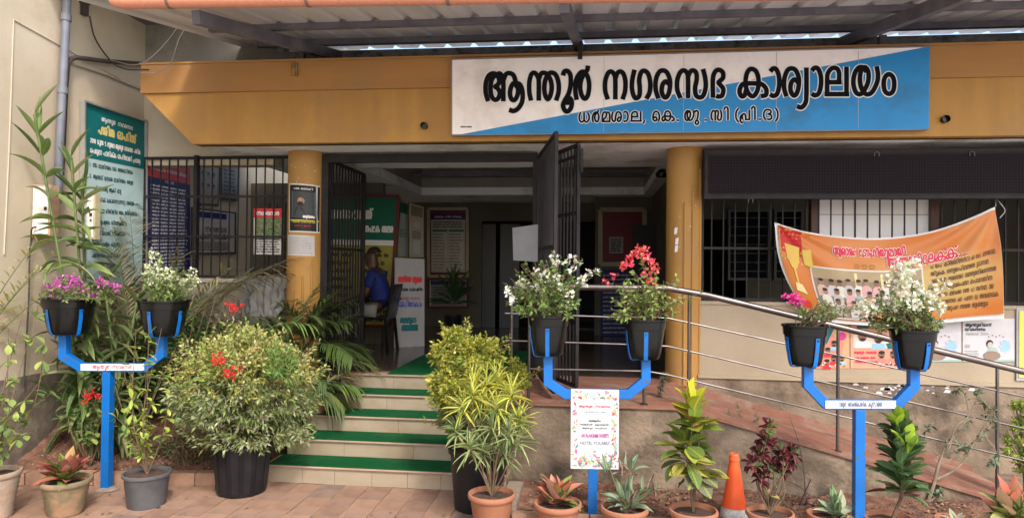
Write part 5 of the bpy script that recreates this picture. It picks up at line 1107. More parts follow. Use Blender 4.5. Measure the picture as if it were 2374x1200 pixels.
def ribbon(b, pts, w, y0, y1):
    """mitred flat tube following pts (x,z) in a vertical plane"""
    P = [Vector((p[0], p[1])) for p in pts]; L = []; Rr = []; n = len(P)
    for i in range(n):
        d0 = (P[i]-P[i-1]).normalized() if i else (P[1]-P[0]).normalized(); d1 = (P[i+1]-P[i]).normalized() if i < n-1 else d0
        n0 = Vector((-d0.y, d0.x)); n1 = Vector((-d1.y, d1.x)); m_ = (n0+n1).normalized(); k = w/2/max(m_.dot(n0), .3); L.append(P[i]+m_*k); Rr.append(P[i]-m_*k)
    poly = [(p.x, p.y) for p in L]+[(p.x, p.y) for p in reversed(Rr)]
    for i in range(n-1):
        q = [L[i], L[i+1], Rr[i+1], Rr[i]]; a = [(p.x, y0, p.y) for p in q]; c = [(p.x, y1, p.y) for p in q]
        fs = [(0, 1, 2, 3), (7, 6, 5, 4), (0, 4, 5, 1), (2, 6, 7, 3)]
        if i == 0: fs.append((3, 7, 4, 0))
        if i == n-2: fs.append((1, 5, 6, 2))
        b.mesh(a+c, fs)
def stand(lab, Y, xl_, xr_, ytop_l, ytop_r, yel_l, yel_r, xi_l, xi_r, yb_l, yb_r, xpost, ybase=None):
    base = PY(xpost, 1000, Y); t = thing('flower_pot_stand', lab, 'plant stand', (base.x, Y, 0), 'blue two-armed flower pot stands')
    mb2 = B(); mb2.lathe((base.x, Y, 0), [(.09, .004), (.07, .012), (.05, .02), (.02, .024)], 14); o2 = mb2.build('cement_footing', M_edge2, t, smooth=True)
    f = lambda x, y: (PY(x, y, Y).x, PY(x, y, Y).z); w = 20.5*Y/1600
    b = B(); ribbon(b, [f(xl_, ytop_l), f(xl_, yel_l), f(xi_l, yb_l), f(xi_r, yb_r), f(xr_, yel_r), f(xr_, ytop_r)], w, Y-.03, Y+.03); b.build('arm', M_blue, t, bevel=.003)
    pz_ = f(xpost, (yb_l+yb_r)/2); b = B(); b.box((pz_[0]-w/2, Y-.032, 0), (pz_[0]+w/2, Y+.032, pz_[1]-w/2-.001)); b.build('post', M_blue, t, bevel=.003)
    return t, w
def strap(t, bot, r, h, ang, Y):
    """flat blue bar bent along the pot side"""
    b = B(); pts = []; d = Vector((math.sin(ang), -math.cos(ang), 0)); s = Vector((math.cos(ang), math.sin(ang), 0)); w = .014
    pr = [(.25, -.01), (r*.62, -.012), (r*.64+.01, .0), (r*.72+.008, h*.12), (r*.82+.008, h*.45), (r*.86+.008, h*.70)]; pr[0] = (.02, -.010)
    for i in range(len(pr)-1):
        (r0, z0), (r1, z1) = pr[i], pr[i+1]; A = bot+d*r0+Vector((0, 0, z0)); C = bot+d*r1+Vector((0, 0, z1)); nn_ = (C-A).cross(s).normalized()*.004
        b.mesh([A-s*w, A+s*w, C+s*w, C-s*w, A-s*w+nn_, A+s*w+nn_, C+s*w+nn_, C-s*w+nn_], [(0, 1, 2, 3), (7, 6, 5, 4), (0, 4, 5, 1), (1, 5, 6, 2), (2, 6, 7, 3), (3, 7, 4, 0)])
    o = b.build('pot_strap', M_blue, t)
    q = bot+d*(r*.86+.013)+Vector((0, 0, h*.65)); k = B(); k.tube([q-d*.004, q+d*.002], .005, 8); k.build('screw', M_black, o)
# left stand
t, w = stand('left blue stand holding magenta and white flower pots', 5.18, 150, 375, 772, 775, 825, 822, 190, 338, 850, 851, 252)
ls = t
YL = 5.18
def label_strip(t, px0, px1, py0, py1, Y, txt, m, extra=None):
    s = Sheet(PY(px0, py1, Y), PY(px1, py1, Y), PY(px1, py0, Y), PY(px0, py0, Y), n=(0, -1, 0)); s.back(pm((.80, .78, .76)), .001); s.text(txt, .5, .25, .5, m, .62, .10, 1); return s.build('label_strip', None, None, t)
label_strip(ls, 187, 334, 843, 858, YL-.036, 'ആന്തൂർ നഗരസഭ', CR)
PA = hang_pot(160, 690, 773, 106, YL, 'black pot of magenta flowers on the left arm of the left stand')
PB = hang_pot(380, 695, 776, 106, YL, 'black pot of creamy white flowers on the right arm of the left stand')
for P0 in (PA, PB):
    for a_ in ((-.35, 1.15) if P0 is PA else (-.1, 1.3)): strap(ls, Vector((P0[1].x, P0[1].y, P0[1].z-P0[3])), P0[2], P0[3], a_, YL)
# centre stand
YM = 4.98
t, w = stand('middle blue stand with white and red flowers above a floral notice', YM, 1271, 1497, 818, 828, 885, 880, 1312, 1458, 912, 912, 1376)
cs_ = t
PC = hang_pot(1272, 730, 822, 100, YM, 'black pot of white flowers with fresh green leaves on the middle stand')
PD = hang_pot(1495, 738, 830, 103, YM, 'black pot of red flowers with drooping green twigs on the middle stand')
for P0 in (PC, PD):
    for a_ in (-.02, -1.3): strap(cs_, Vector((P0[1].x, P0[1].y, P0[1].z-P0[3])), P0[2], P0[3], a_, YM)
YRt = 4.72
t, w = stand('right blue stand holding a sparse magenta plant and a dense white one', YRt, 1872, 2117, 840, 845, 892, 895, 1914, 2076, 936, 937, 1991)
rs_ = t
label_strip(rs_, 1914, 2077, 928, 946, YRt-.036, 'ഒരുമ സാംസ്കാരിക കൂട്ടായ്മ', pm((.12, .14, .22)))
PE_ = hang_pot(1866, 752, 845, 109, YRt, 'black pot with a sparse magenta flower and bare twigs on the right stand')
PF_ = hang_pot(2116, 763, 852, 110, YRt, 'black pot heaped with white bougainvillea on the right stand')
for P0 in (PE_, PF_):
    for a_ in (.32, -1.25): strap(rs_, Vector((P0[1].x, P0[1].y, P0[1].z-P0[3])), P0[2], P0[3], a_, YRt)
# floral notice on the middle stand
s = Sheet(PY(1323, 1085, YM-.036), PY(1434, 1087, YM-.036), PY(1435, 903, YM-.036), PY(1324, 901, YM-.036), n=(0, -1, 0)); s.back(pm((.64, .63, .63)), .002)
FC = [pm((.62, .05, .05)), pm((.70, .22, .18)), pm((.66, .40, .42)), pm((.10, .25, .25)), pm((.30, .42, .20)), pm((.70, .55, .22)), pm((.35, .45, .5)), pm((.55, .1, .3))]
for _ in range(210):
    e = rnd.random()
    if e < .34: u, v = rnd.uniform(.05, .95), rnd.uniform(.03, .17)*(1 if rnd.random() < .8 else 1.3)
    elif e < .55: u, v = rnd.uniform(.05, .95), rnd.uniform(.88, .98)
    else: u = rnd.choice([rnd.uniform(.04, .13), rnd.uniform(.87, .96)]); v = rnd.uniform(.1, .95)
    sz = rnd.uniform(.016, .05); a_ = rnd.uniform(0, 3.14); c_, s_2 = math.cos(a_), math.sin(a_); as_ = s.W/s.H
    s.poly([(u+(x*c_-y*s_2)*sz, v+(x*s_2+y*c_)*sz*as_) for x, y in ((-1.3, 0), (-.4, .5), (.6, .4), (1.3, 0), (.5, -.5), (-.5, -.5))], rnd.choice(FC), rnd.choice([1, 2, 3]))
s.disc(.47, .93, .09, .035, pm((.35, .5, .47)), 4); s.disc(.52, .84, .05, .022, GRAY, 4); s.disc(.52, .84, .035, .015, W_, 5)
s.text('ആന്തൂർ നഗരസഭ', .5, .775, .024, CR, .66, .12, 4); s.text('പൂന്േതാട്ട പദതി', .5, .71, .018, TEAL, .5, .1, 4); s.rect(.2, .655, .82, .658, GRAY, 4)
s.text('സമര്യണം', .5, .595, .022, K_, .26, .12, 4); s.text('നവജയാതി കലാസമിതി', .5, .55, .018, K_, .62, .12, 4); s.text('ആന്തൂർ നഗരസഭ', .5, .505, .018, K_, .52, .12, 4); s.rect(.2, .475, .82, .478, GRAY, 4)
fo = s.build('notice_panel', None, None, cs_)
def latin(txt, u, v, hh, width, m, bold=0):
    cu = bpy.data.curves.new('latin', 'FONT'); cu.body = txt; cu.offset = bold; cu.resolution_u = 2; o = bpy.data.objects.new('latin', cu); COL.objects.link(o)
    dg = bpy.context.evaluated_depsgraph_get(); me = bpy.data.meshes.new_from_object(o.evaluated_get(dg)); bpy.data.objects.remove(o)
    vs = np.array([tuple(q.co) for q in me.vertices]); x0, x1 = vs[:, 0].min(), vs[:, 0].max(); k = width*s.W/(x1-x0); b = B()
    org = wl(cs_); nv = []
    for q in me.vertices: nv.append(s.f((u-width/2)*s.W+(q.co.x-x0)*k, v*s.H+q.co.y*hh*s.H/.7, .006)-org)
    for q, c in zip(me.vertices, nv): q.co = c
    me.materials.clear(); me.materials.append(m); ob = bpy.data.objects.new('lettering', me); COL.objects.link(ob); ob.parent = cs_
latin('JAYALAKSHMI SWEETS', .51, .40, .045, .58, pm((.35, .04, .25)), .03); latin('HOTEL POLARIZ', .51, .31, .04, .62, pm((.16, .18, .24)), .02)

# flowers and foliage of the six pots
GL = [(.12, .20, .05), (.16, .25, .06), (.09, .16, .04), (.20, .29, .09)]
def oct_(u, v): return (u-.5)**2*3.6+(v-.6)**2*2.2 < .95
tA = PA[0]; tips = fill_bush(tA, PA[1], PA[2], (92, 295, 648, 700), 60, 9, .035, .010, [(.16, .22, .06), (.22, .22, .10), (.10, .16, .04)], .12, lo=.3, depth=.3, stem_m=M_gstem)
fl = [PY(x, y, YL+rnd.uniform(-.12, .05)) for x, y in ((135, 648), (140, 655), (165, 645), (172, 655), (180, 650), (160, 668), (190, 665), (200, 672), (228, 650), (236, 655), (120, 665), (106, 668), (258, 660), (140, 682), (160, 685), (180, 684), (200, 683), (215, 688), (130, 690), (270, 665))]
flower_obj(tA, fl, 22, .035, .026, [(.62, .10, .50), (.52, .06, .42), (.70, .22, .55), (.40, .08, .2)])
tB = PB[0]; tips = fill_bush(tB, PB[1], PB[2], (332, 462, 575, 695), 70, 12, .035, .011, [(.16, .24, .06), (.09, .15, .04), (.24, .30, .10)], .1, shape=lambda u, v: (abs(u-.18) < .2 or v > .35+.0*u) and (v > .3 or u < .45), depth=.22, stem_m=M_gstem)
fl = [PY(x, y, YL+rnd.uniform(-.12, .05)) for x, y in [(rnd.gauss(350, 11), rnd.uniform(572, 640)) for _ in range(18)]+[(rnd.uniform(340, 400), rnd.uniform(625, 665)) for _ in range(20)]+[(rnd.uniform(395, 465), rnd.uniform(622, 662)) for _ in range(12)]]
flower_obj(tB, fl, 9, .022, .024, [(.66, .68, .48), (.74, .74, .62), (.50, .56, .26)])
tC = PC[0]; tips = fill_bush(tC, PC[1], PC[2], (1172, 1350, 600, 735), 120, 14, .040, .013, GL, .1, shape=oct_, depth=.28)
b = B(); pl = stems(b, PC[1]-Vector((0, 0, .02)), [PY(1388, 628, YM), PY(1352, 600, YM), PY(1180, 660, YM), PY(1300, 595, YM), PY(1368, 632, YM-.05), PY(1165, 655, YM)], .004, .0015); b.build('stem', M_stem, tC, smooth=True); cloud_obj('foliage', [spray(pl, 16, .038, .013, GL)], LF_plain, tC)
fl = [PY(x, y, YM+rnd.uniform(-.15, .0)) for x, y in ((1285, 590), (1288, 600), (1318, 603), (1330, 598), (1297, 612), (1325, 625), (1383, 628), (1365, 632), (1358, 645), (1355, 655), (1262, 635), (1256, 642), (1240, 632), (1290, 648), (1205, 650), (1200, 662), (1176, 672), (1178, 680), (1192, 692), (1325, 682), (1315, 705), (1220, 655), (1240, 665), (1290, 640), (1265, 650), (1300, 665), (1190, 700), (1348, 650), (1338, 610))]
flower_obj(tC, fl, 10, .020, .030, [(.72, .72, .66), (.62, .64, .50), (.78, .78, .74), (.5, .45, .3)])
tD = PD[0]; tips = fill_bush(tD, PD[1], PD[2], (1412, 1585, 612, 738), 75, 12, .045, .011, [(.20, .27, .07), (.14, .2, .05), (.26, .32, .09)], .06, 'lance', shape=lambda u, v: abs(u-.45) < .12+.5*v, depth=.26)
b = B(); pl = stems(b, PD[1]-Vector((0, 0, .02)), [PY(1628, 678, YM), PY(1570, 640, YM), PY(1605, 690, YM), PY(1408, 652, YM), PY(1425, 702, YM), PY(1482, 580, YM), PY(1575, 660, YM)], .004, .0015); b.build('stem', M_stem, tD, smooth=True); cloud_obj('foliage', [spray(pl, 20, .045, .011, [(.20, .27, .07), (.26, .32, .09)], 'lance')], LF_plain, tD)
fl = [PY(x, y, YM+rnd.uniform(-.12, .0)) for x, y in ((1478, 578), (1487, 582), (1495, 580), (1470, 588), (1482, 592), (1500, 592), (1464, 598), (1458, 605), (1505, 605), (1512, 608), (1448, 616), (1455, 615), (1520, 612), (1425, 640), (1402, 652), (1498, 632), (1510, 652), (1516, 628), (1490, 600), (1442, 618))]
flower_obj(tD, fl, 12, .022, .028, [(.68, .05, .06), (.74, .14, .10), (.64, .04, .12), (.76, .20, .16)])
tE = PE_[0]; tips = fill_bush(tE, PE_[1], PE_[2], (1860, 2000, 690, 752), 22, 15, .034, .010, [(.17, .24, .07), (.12, .18, .06), (.24, .2, .1)], .05, shape=lambda u, v: u > .2 and v < .7, depth=.2)
b = B(); pl = stems(b, PE_[1]-Vector((0, 0, .02)), [PY(1828, 695, YRt), PY(1845, 690, YRt), PY(1838, 705, YRt), PY(1860, 712, YRt), PY(1925, 720, YRt)], .0035, .0015); b.build('stem', M_gstem, tE, smooth=True); cloud_obj('foliage', [spray(pl, 9, .032, .010, GL)], LF_plain, tE)
flower_obj(tE, [PY(rnd.gauss(1845, 11), rnd.gauss(695, 7), YRt) for _ in range(14)], 14, .018, .022, [(.68, .03, .25), (.74, .10, .35)])
tF = PF_[0]; tips = fill_bush(tF, PF_[1], PF_[2], (1985, 2190, 670, 765), 110, 15, .036, .011, [(.13, .20, .05), (.08, .13, .035), (.20, .27, .08)], .1, shape=oct_, depth=.3)
fl = [PY(x, y, YRt+rnd.uniform(-.18, .05)) for x, y in [(rnd.gauss(2100, 18), rnd.uniform(600, 665)) for _ in range(32)]+[(rnd.uniform(2065, 2190), rnd.gauss(690, 18)) for _ in range(42)]+[(rnd.uniform(1985, 2070), rnd.gauss(712, 10)) for _ in range(14)]]
flower_obj(tF, fl, 12, .022, .030, [(.70, .70, .56), (.62, .62, .42), (.76, .76, .66), (.5, .44, .26)])
b = B(); pl = stems(b, PF_[1]-Vector((0, 0, .02)), [PY(2100, 605, YRt), PY(2085, 625, YRt), PY(2115, 640, YRt)], .004, .0015); b.build('stem', M_stem, tF, smooth=True); cloud_obj('foliage', [spray(pl, 14, .034, .010, GL)], LF_plain, tF)

# ------------------------------------------------------------------ potted plants on the ground
def gpos(px, pyb, Y=None):
    return PZ(px, pyb, 0)
def shoot_leaves(P, D, o, a, ln, n, open_=.85):
    """leaves spiralling up one shoot"""
    a = a.normalized(); x = a.cross(Vector((0, 0, 1)) if abs(a.z) < .9 else Vector((1, 0, 0))).normalized(); y = a.cross(x); ph = rnd.uniform(0, 6.28)
    for i in range(n):
        k = i/max(n-1, 1); t = ph+i*2.4; r = (x*math.cos(t)+y*math.sin(t)); P.append(o+a*(ln*k)); D.append(a*(.35+.75*k*k)+r*open_*(1-.45*k)+Vector((rnd.gauss(0, .12), rnd.gauss(0, .12), rnd.gauss(0, .12))))
def small_leaf_bush(t, base, c, rad, nclump, per, L, W, cols, m, stem_m=M_stem, gap=None, lobes=0, lowcols=None, strays=0):
    """uneven crown of leafy shoots; with lobes the crown is made of separate leafy masses with gaps between"""
    b = B(); P = []; D = []; Cc = []; LB = []
    for i in range(lobes):
        for _t in range(60):
            v = Vector((rnd.gauss(0, 1), rnd.gauss(0, 1), rnd.gauss(0, 1))).normalized()
            if v.z > -.6 and v.y < .45 and all((v-q[0]).length > .42 for q in LB): break
        LB.append((v, rnd.uniform(.20, .36), rnd.uniform(.60, .92)))
    for k_ in range(nclump):
        for _t in range(50):
            v = Vector((rnd.gauss(0, 1), rnd.gauss(0, 1), rnd.gauss(0, 1))).normalized()
            if v.z > -.75 and v.y < .55: break
        if LB:
            q, rr, dd = LB[k_ % len(LB)]; w = Vector((rnd.gauss(0, 1), rnd.gauss(0, 1), rnd.gauss(0, 1))).normalized()*rr*rnd.random()**.25; u = q*dd+w; out = (w*1.2+q*.5).normalized()
            tp = c+Vector((u.x*rad[0], u.y*rad[1], u.z*rad[2])); v = u
        else:
            k = rnd.uniform(.62, 1.0)*(1+.10*math.sin(v.x*5+v.z*4)+.07*math.sin(v.y*7-v.z*6)); tp = c+Vector((v.x*rad[0], v.y*rad[1], v.z*rad[2]))*k; out = (tp-c).normalized()
        if rnd.random() < .22: b.tube([base+Vector((rnd.gauss(0, .03), rnd.gauss(0, .03), 0)), base.lerp(tp, .5)+Vector((0, 0, .04)), tp], [.006, .004, .0015], 4, cap=False)
        tw = (out+Vector((rnd.gauss(0, .4), rnd.gauss(0, .4), .45))).normalized(); ln = rnd.uniform(1.3, 2.6)*L; n0 = len(P)
        shoot_leaves(P, D, tp-tw*ln*.7, tw, ln, per)
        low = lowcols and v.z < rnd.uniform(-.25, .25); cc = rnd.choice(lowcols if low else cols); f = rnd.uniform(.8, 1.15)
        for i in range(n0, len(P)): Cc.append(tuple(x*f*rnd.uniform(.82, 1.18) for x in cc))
    for _ in range(strays):
        v = Vector((rnd.gauss(0, 1), rnd.gauss(0, .6), abs(rnd.gauss(0, 1))*.8-.2)).normalized(); o = c+Vector((v.x*rad[0], v.y*rad[1], v.z*rad[2]))*.88; a = (v+Vector((rnd.gauss(0, .25), 0, .5))).normalized(); ln = rnd.uniform(2.0, 3.2)*L; n0 = len(P)
        b.tube([o-a*.05, o+a*ln], [.003, .001], 4, cap=False); shoot_leaves(P, D, o, a, ln, per-2); cc = rnd.choice(cols)
        for i in range(n0, len(P)): Cc.append(cc)
    b.build('stem', stem_m, t, smooth=True); n = len(P); P = np.array([tuple(p) for p in P]); D = np.array([tuple(p) for p in D])
    cloud_obj('foliage', [leaf_cloud(P, D, L*nr.uniform(.65, 1.2, n), W*nr.uniform(.75, 1.2, n), np.clip(np.array(Cc), 0, .95), 'lance', 2, .25, .5)], m, t)
CRM = [(.66, .62, .20), (.56, .54, .13), (.72, .68, .32), (.40, .43, .09), (.26, .33, .06), (.62, .50, .20)]
p4 = PZ(560, 1157, 0); p4 = PY(560, 1157, p4.y+.19); p4.z = 0; t4 = thing('potted_variegated_bush', 'large dome of cream variegated leaves in a wide black tub left of the steps', 'potted plant', p4)
black_tub(t4, p4, .235, .46, flutes=14)
cb = PY(572, 885, p4.y)
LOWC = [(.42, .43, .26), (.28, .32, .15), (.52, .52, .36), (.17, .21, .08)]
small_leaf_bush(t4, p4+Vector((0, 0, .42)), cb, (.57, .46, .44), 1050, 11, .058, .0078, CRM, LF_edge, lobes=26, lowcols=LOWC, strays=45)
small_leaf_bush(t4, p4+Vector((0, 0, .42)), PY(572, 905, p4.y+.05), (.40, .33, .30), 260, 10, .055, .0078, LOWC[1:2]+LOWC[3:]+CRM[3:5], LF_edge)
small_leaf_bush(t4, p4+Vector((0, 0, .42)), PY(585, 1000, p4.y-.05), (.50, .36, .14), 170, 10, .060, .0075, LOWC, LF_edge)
small_leaf_bush(t4, p4+Vector((0, 0, .42)), PY(648, 850, p4.y-.33), (.10, .06, .15), 30, 9, .055, .007, [(.09, .20, .04), (.13, .25, .06)], LF_plain)
p5 = PZ(1108, 1193, 0); p5 = PY(1108, 1193, p5.y+.18); p5.z = 0; t5 = thing('potted_variegated_bush', 'tall yellow variegated bush in a black tub right of the steps', 'potted plant', p5)
black_tub(t5, p5, .225, .46)
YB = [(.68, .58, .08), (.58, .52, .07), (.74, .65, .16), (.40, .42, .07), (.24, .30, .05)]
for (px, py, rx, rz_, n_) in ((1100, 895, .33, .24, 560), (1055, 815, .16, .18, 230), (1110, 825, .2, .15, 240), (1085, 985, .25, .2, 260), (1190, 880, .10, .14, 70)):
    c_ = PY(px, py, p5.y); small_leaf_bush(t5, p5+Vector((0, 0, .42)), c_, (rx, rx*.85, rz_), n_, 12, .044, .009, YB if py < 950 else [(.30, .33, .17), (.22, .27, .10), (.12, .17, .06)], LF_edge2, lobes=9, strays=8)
cloud_obj('foliage', [spray(stems(B(), PY(1085, 800, p5.y), [PY(1080, 745, p5.y), PY(1088, 752, p5.y), PY(1025, 752, p5.y)], .003, .002, .01), 22, .045, .009, [(.28, .34, .18), (.4, .4, .2)], 'lance')], LF_edge2, t5)

def pot_at(px, rim_y, w_px, Y=None, h=.27, name='potted_plant', lab='', m=None, ribs=False, kind='terra', zr=None):
    """ground pot whose rim shows at (px, rim_y)"""
    p = PZ(px, rim_y, h); r = (PY(px+w_px/2, rim_y, p.y).x-PY(px-w_px/2, rim_y, p.y).x)/2
    base = Vector((p.x, p.y, 0)); t = thing(name, lab, 'potted plant', base)
    if kind == 'terra': terracotta(t, base, r*.98, h, m, 0, ribs)
    else: black_tub(t, base, r*.97, h, m)
    return t, base, r
# far left ribbed pot with a leggy round-leaved shrub
t, p, r = pot_at(-12, 1090, 98, h=.33, lab='ribbed pale clay pot with a leggy round leaved shrub at the left edge', name='potted_shrub', m=M_pale, ribs=True)
b = B(); pl = stems(b, p+Vector((0, 0, .30)), [PY(95, 880, p.y), PY(118, 910, p.y+.1), PY(60, 700, p.y+.2), PY(95, 690, p.y+.1), PY(20, 760, p.y), PY(110, 760, p.y+.1), PY(40, 950, p.y-.1), PY(75, 1000, p.y)], .006, .002, .06); b.build('stem', M_stem, t, smooth=True)
LM1 = leaf_meshes('round', 'obov', LO_plain)
for pts in pl:
    for i in range(17):
        k = rnd.uniform(.35, 1); q = pts[min(int(k*(len(pts)-1)), len(pts)-1)]; big_leaf(t, LM1, q, (rnd.gauss(0, 1), rnd.gauss(0, .6), rnd.gauss(-.2, .6)), rnd.uniform(.06, .10), rnd.uniform(.016, .025), rnd.choice([(.16, .24, .06), (.22, .30, .09), (.12, .19, .06), (.34, .40, .10)]))
def rosette(t, c, n, L, W, cols, meshes, el=(20, 80), spread=.0, bend=None, r0=.02, name='leaf'):
    for i in range(n):
        a = i*2.399+rnd.gauss(0, .45); k = i/max(n-1, 1); e = R(el[0]+(el[1]-el[0])*k+rnd.gauss(0, 13)); d = (math.cos(a)*math.cos(e), math.sin(a)*math.cos(e), math.sin(e))
        q = c+Vector((math.cos(a)*r0, math.sin(a)*r0, rnd.uniform(-.01, .02)+spread*k)); big_leaf(t, meshes, q, d, L*rnd.uniform(.75, 1.15), W*rnd.uniform(.8, 1.15), rnd.choice(cols), bend, rnd.gauss(0, .25), name)
LMA = leaf_meshes('aglao', 'ovate', LO_aglao); LMC = leaf_meshes('croton', 'obov', LO_croton); LMS = leaf_meshes('stripe', 'ovate', LO_stripe); LMP = leaf_meshes('plain', 'lance', LO_plain); LMR = leaf_meshes('broad', 'obov', LO_plain); LMC2 = leaf_meshes('croton2', 'obov', leafmat('dark_croton_blade', 'croton', 'obj', b=(.24, .26, .04))); LMT = leaf_meshes('strap', 'strap', LO_plain)
AG = [(.42, .13, .09), (.50, .20, .12), (.36, .22, .08), (.20, .25, .06), (.55, .27, .20), (.30, .09, .07)]
t, p, r = pot_at(153, 1108, 100, h=.25, lab='mossy clay pot of red and green leaves in front of the left bed', name='potted_aglaonema', m=M_mossy)
rosette(t, p+Vector((0, 0, .23)), 34, .19, .046, AG, LMA, (18, 82), .05)
t, p, r = pot_at(341, 1092, 98, h=.25, lab='dull grey plastic pot with a tall thin lime leaved shrub', name='potted_shrub', m=mat('grey_plastic', (.10, .10, .105), (.07, .07, .075), 8, .6, .1), kind='tub')
b = B(); pl = stems(b, p+Vector((0, 0, .22)), [PY(*q, p.y+rnd.uniform(-.12, .12)) for q in ((345, 735), (375, 760), (315, 770), (285, 850), (300, 870), (380, 850), (345, 800), (270, 905), (395, 905), (330, 960), (355, 1000), (300, 1010), (260, 955), (410, 800))], .005, .0018, .05); b.build('stem', M_stem, t, smooth=True)
LIME = [(.30, .38, .06), (.40, .46, .08), (.22, .32, .06), (.46, .50, .12), (.15, .24, .06)]
for pts in pl:
    for i in range(13):
        k = rnd.uniform(.35, 1); q = pts[min(int(k*(len(pts)-1)), len(pts)-1)]; big_leaf(t, LM1, q, (rnd.gauss(0, 1), rnd.gauss(0, .6), rnd.gauss(.0, .6)), rnd.uniform(.055, .095), rnd.uniform(.013, .021), rnd.choice(LIME))
# narrow croton
t, p, r = pot_at(1140, 1140, 110, h=.27, lab='terracotta pot with thin yellow leaved croton right of the steps', name='potted_croton')
YC_ = [(.52, .50, .06), (.42, .45, .07), (.60, .58, .14), (.30, .36, .08)]; GC_ = [(.20, .27, .10), (.26, .33, .14), (.34, .38, .16)]
b = B(); heads = [(1098, 905), (1155, 900), (1075, 960), (1120, 940), (1170, 960), (1205, 985), (1090, 1050), (1140, 1000), (1180, 1020), (1060, 1010), (1130, 905), (1185, 930), (1110, 1000), (1150, 960), (1200, 1030), (1120, 1060), (1165, 1060), (1095, 930)]
ht = [PY(*q, p.y+rnd.uniform(-.12, .12)) for q in heads]; stems(b, p+Vector((0, 0, .24)), ht, .006, .003, .03); b.build('stem', M_stem, t, smooth=True)
LMN = leaf_meshes('narrow', 'strap', leafmat('narrow_croton_blade', 'plain', 'obj'))
for h_, (hx, hy) in zip(ht, heads):
    rosette(t, h_, 30, .15, .0075, YC_ if hy < 1000 or rnd.random() < .2 else GC_, LMN, (-35, 80), .05, None, .005)
# 7 red aglaonema
t, p, r = pot_at(1293, 1162, 112, h=.26, lab='terracotta pot of pink red and green leaves left of the floral notice', name='potted_aglaonema'); rosette(t, p+Vector((0, 0, .24)), 30, .18, .046, AG, LMA, (20, 82), .05)
# 8 striped grey-green leaves
t, p, r = pot_at(1448, 1172, 112, h=.26, lab='terracotta pot of grey green striped leaves under the floral notice', name='potted_striped_plant')
SG = [(.16, .22, .13), (.12, .19, .10), (.22, .28, .18), (.20, .06, .05)]
rosette(t, p+Vector((.02, 0, .24)), 34, .14, .022, SG, LMS, (5, 70), .06, r0=.05)
b = B(); tp_ = [PY(1462, 1068, p.y), PY(1410, 1075, p.y), PY(1445, 1080, p.y), PY(1475, 1125, p.y), PY(1520, 1130, p.y), PY(1500, 1120, p.y)]; stems(b, p+Vector((0, 0, .24)), tp_, .005, .003, .02); b.build('stem', M_gstem, t, smooth=True)
for q in tp_: rosette(t, q-Vector((0, 0, .07)), 5, .12, .018, SG, LMS, (30, 85), .02)
# 9 big croton
t, p, r = pot_at(1607, 1178, 116, h=.26, lab='terracotta pot with broad yellow and green croton left of the cone', name='potted_croton')
b = B(); tp_ = [PY(1605, 960, p.y), PY(1622, 1000, p.y), PY(1590, 1040, p.y), PY(1612, 1100, p.y)]; stems(b, p+Vector((0, 0, .24)), tp_, .009, .006, .01); b.build('stem', M_stem, t, smooth=True)
for q, n_, e, cc in ((tp_[0], 9, (35, 85), [(.42, .46, .03), (.34, .40, .03), (.22, .32, .04)]), (tp_[0]-Vector((0, 0, .09)), 16, (0, 45), [(.12, .20, .03), (.22, .25, .03), (.30, .14, .03), (.06, .12, .03)]), (tp_[2], 22, (-15, 45), [(.07, .13, .035), (.10, .17, .04), (.30, .34, .05)]), (tp_[2]-Vector((0, 0, .10)), 16, (-30, 20), [(.08, .14, .05), (.06, .10, .04), (.40, .34, .08)]), (tp_[3]-Vector((0, 0, .02)), 14, (-40, 20), [(.09, .09, .08), (.12, .12, .10), (.42, .38, .06)])):
    rosette(t, q, n_, .185, .050, cc, LMC if e[0] > 30 else LMC2, e, .04, r0=.012)
# 11 purple curly croton
t, p, r = pot_at(1785, 1183, 112, h=.26, lab='terracotta pot with dark purple curly croton right of the cone', name='potted_croton')
PU = [(.10, .015, .03), (.14, .02, .035), (.07, .012, .02), (.22, .04, .05), (.08, .11, .04)]
b = B(); heads = [(1780, 1000), (1772, 1030), (1760, 1060), (1790, 1045), (1815, 1060), (1830, 1075), (1745, 1085), (1785, 1090), (1810, 1095), (1835, 1055), (1765, 1110)]; ht = [PY(*q, p.y+rnd.uniform(-.08, .08)) for q in heads]; stems(b, p+Vector((0, 0, .24)), ht, .007, .003, .03); b.build('stem', M_stem, t, smooth=True)
LMPU = leaf_meshes('purple', 'obov', leafmat('purple_blade', 'plain', 'obj'), 2.0)
for i, q in enumerate(ht): rosette(t, q, 20, .068, .021, PU if i else PU[:1]+[(.12, .16, .04)], LMPU, (-30, 70), .03, None, .005)
rosette(t, p+Vector((0, 0, .33)), 5, .10, .02, [(.10, .10, .10), (.14, .18, .07), (.45, .35, .08)], LMS, (-10, 50), .05)
# 12 small variegated
t, p, r = pot_at(1918, 1188, 96, h=.24, lab='terracotta pot of white veined leaves before the right stand post', name='potted_dieffenbachia')
rosette(t, p+Vector((.06, 0, .22)), 16, .15, .030, [(.14, .24, .10), (.45, .46, .30), (.30, .38, .2), (.10, .18, .07)], LMS, (20, 80), .04)
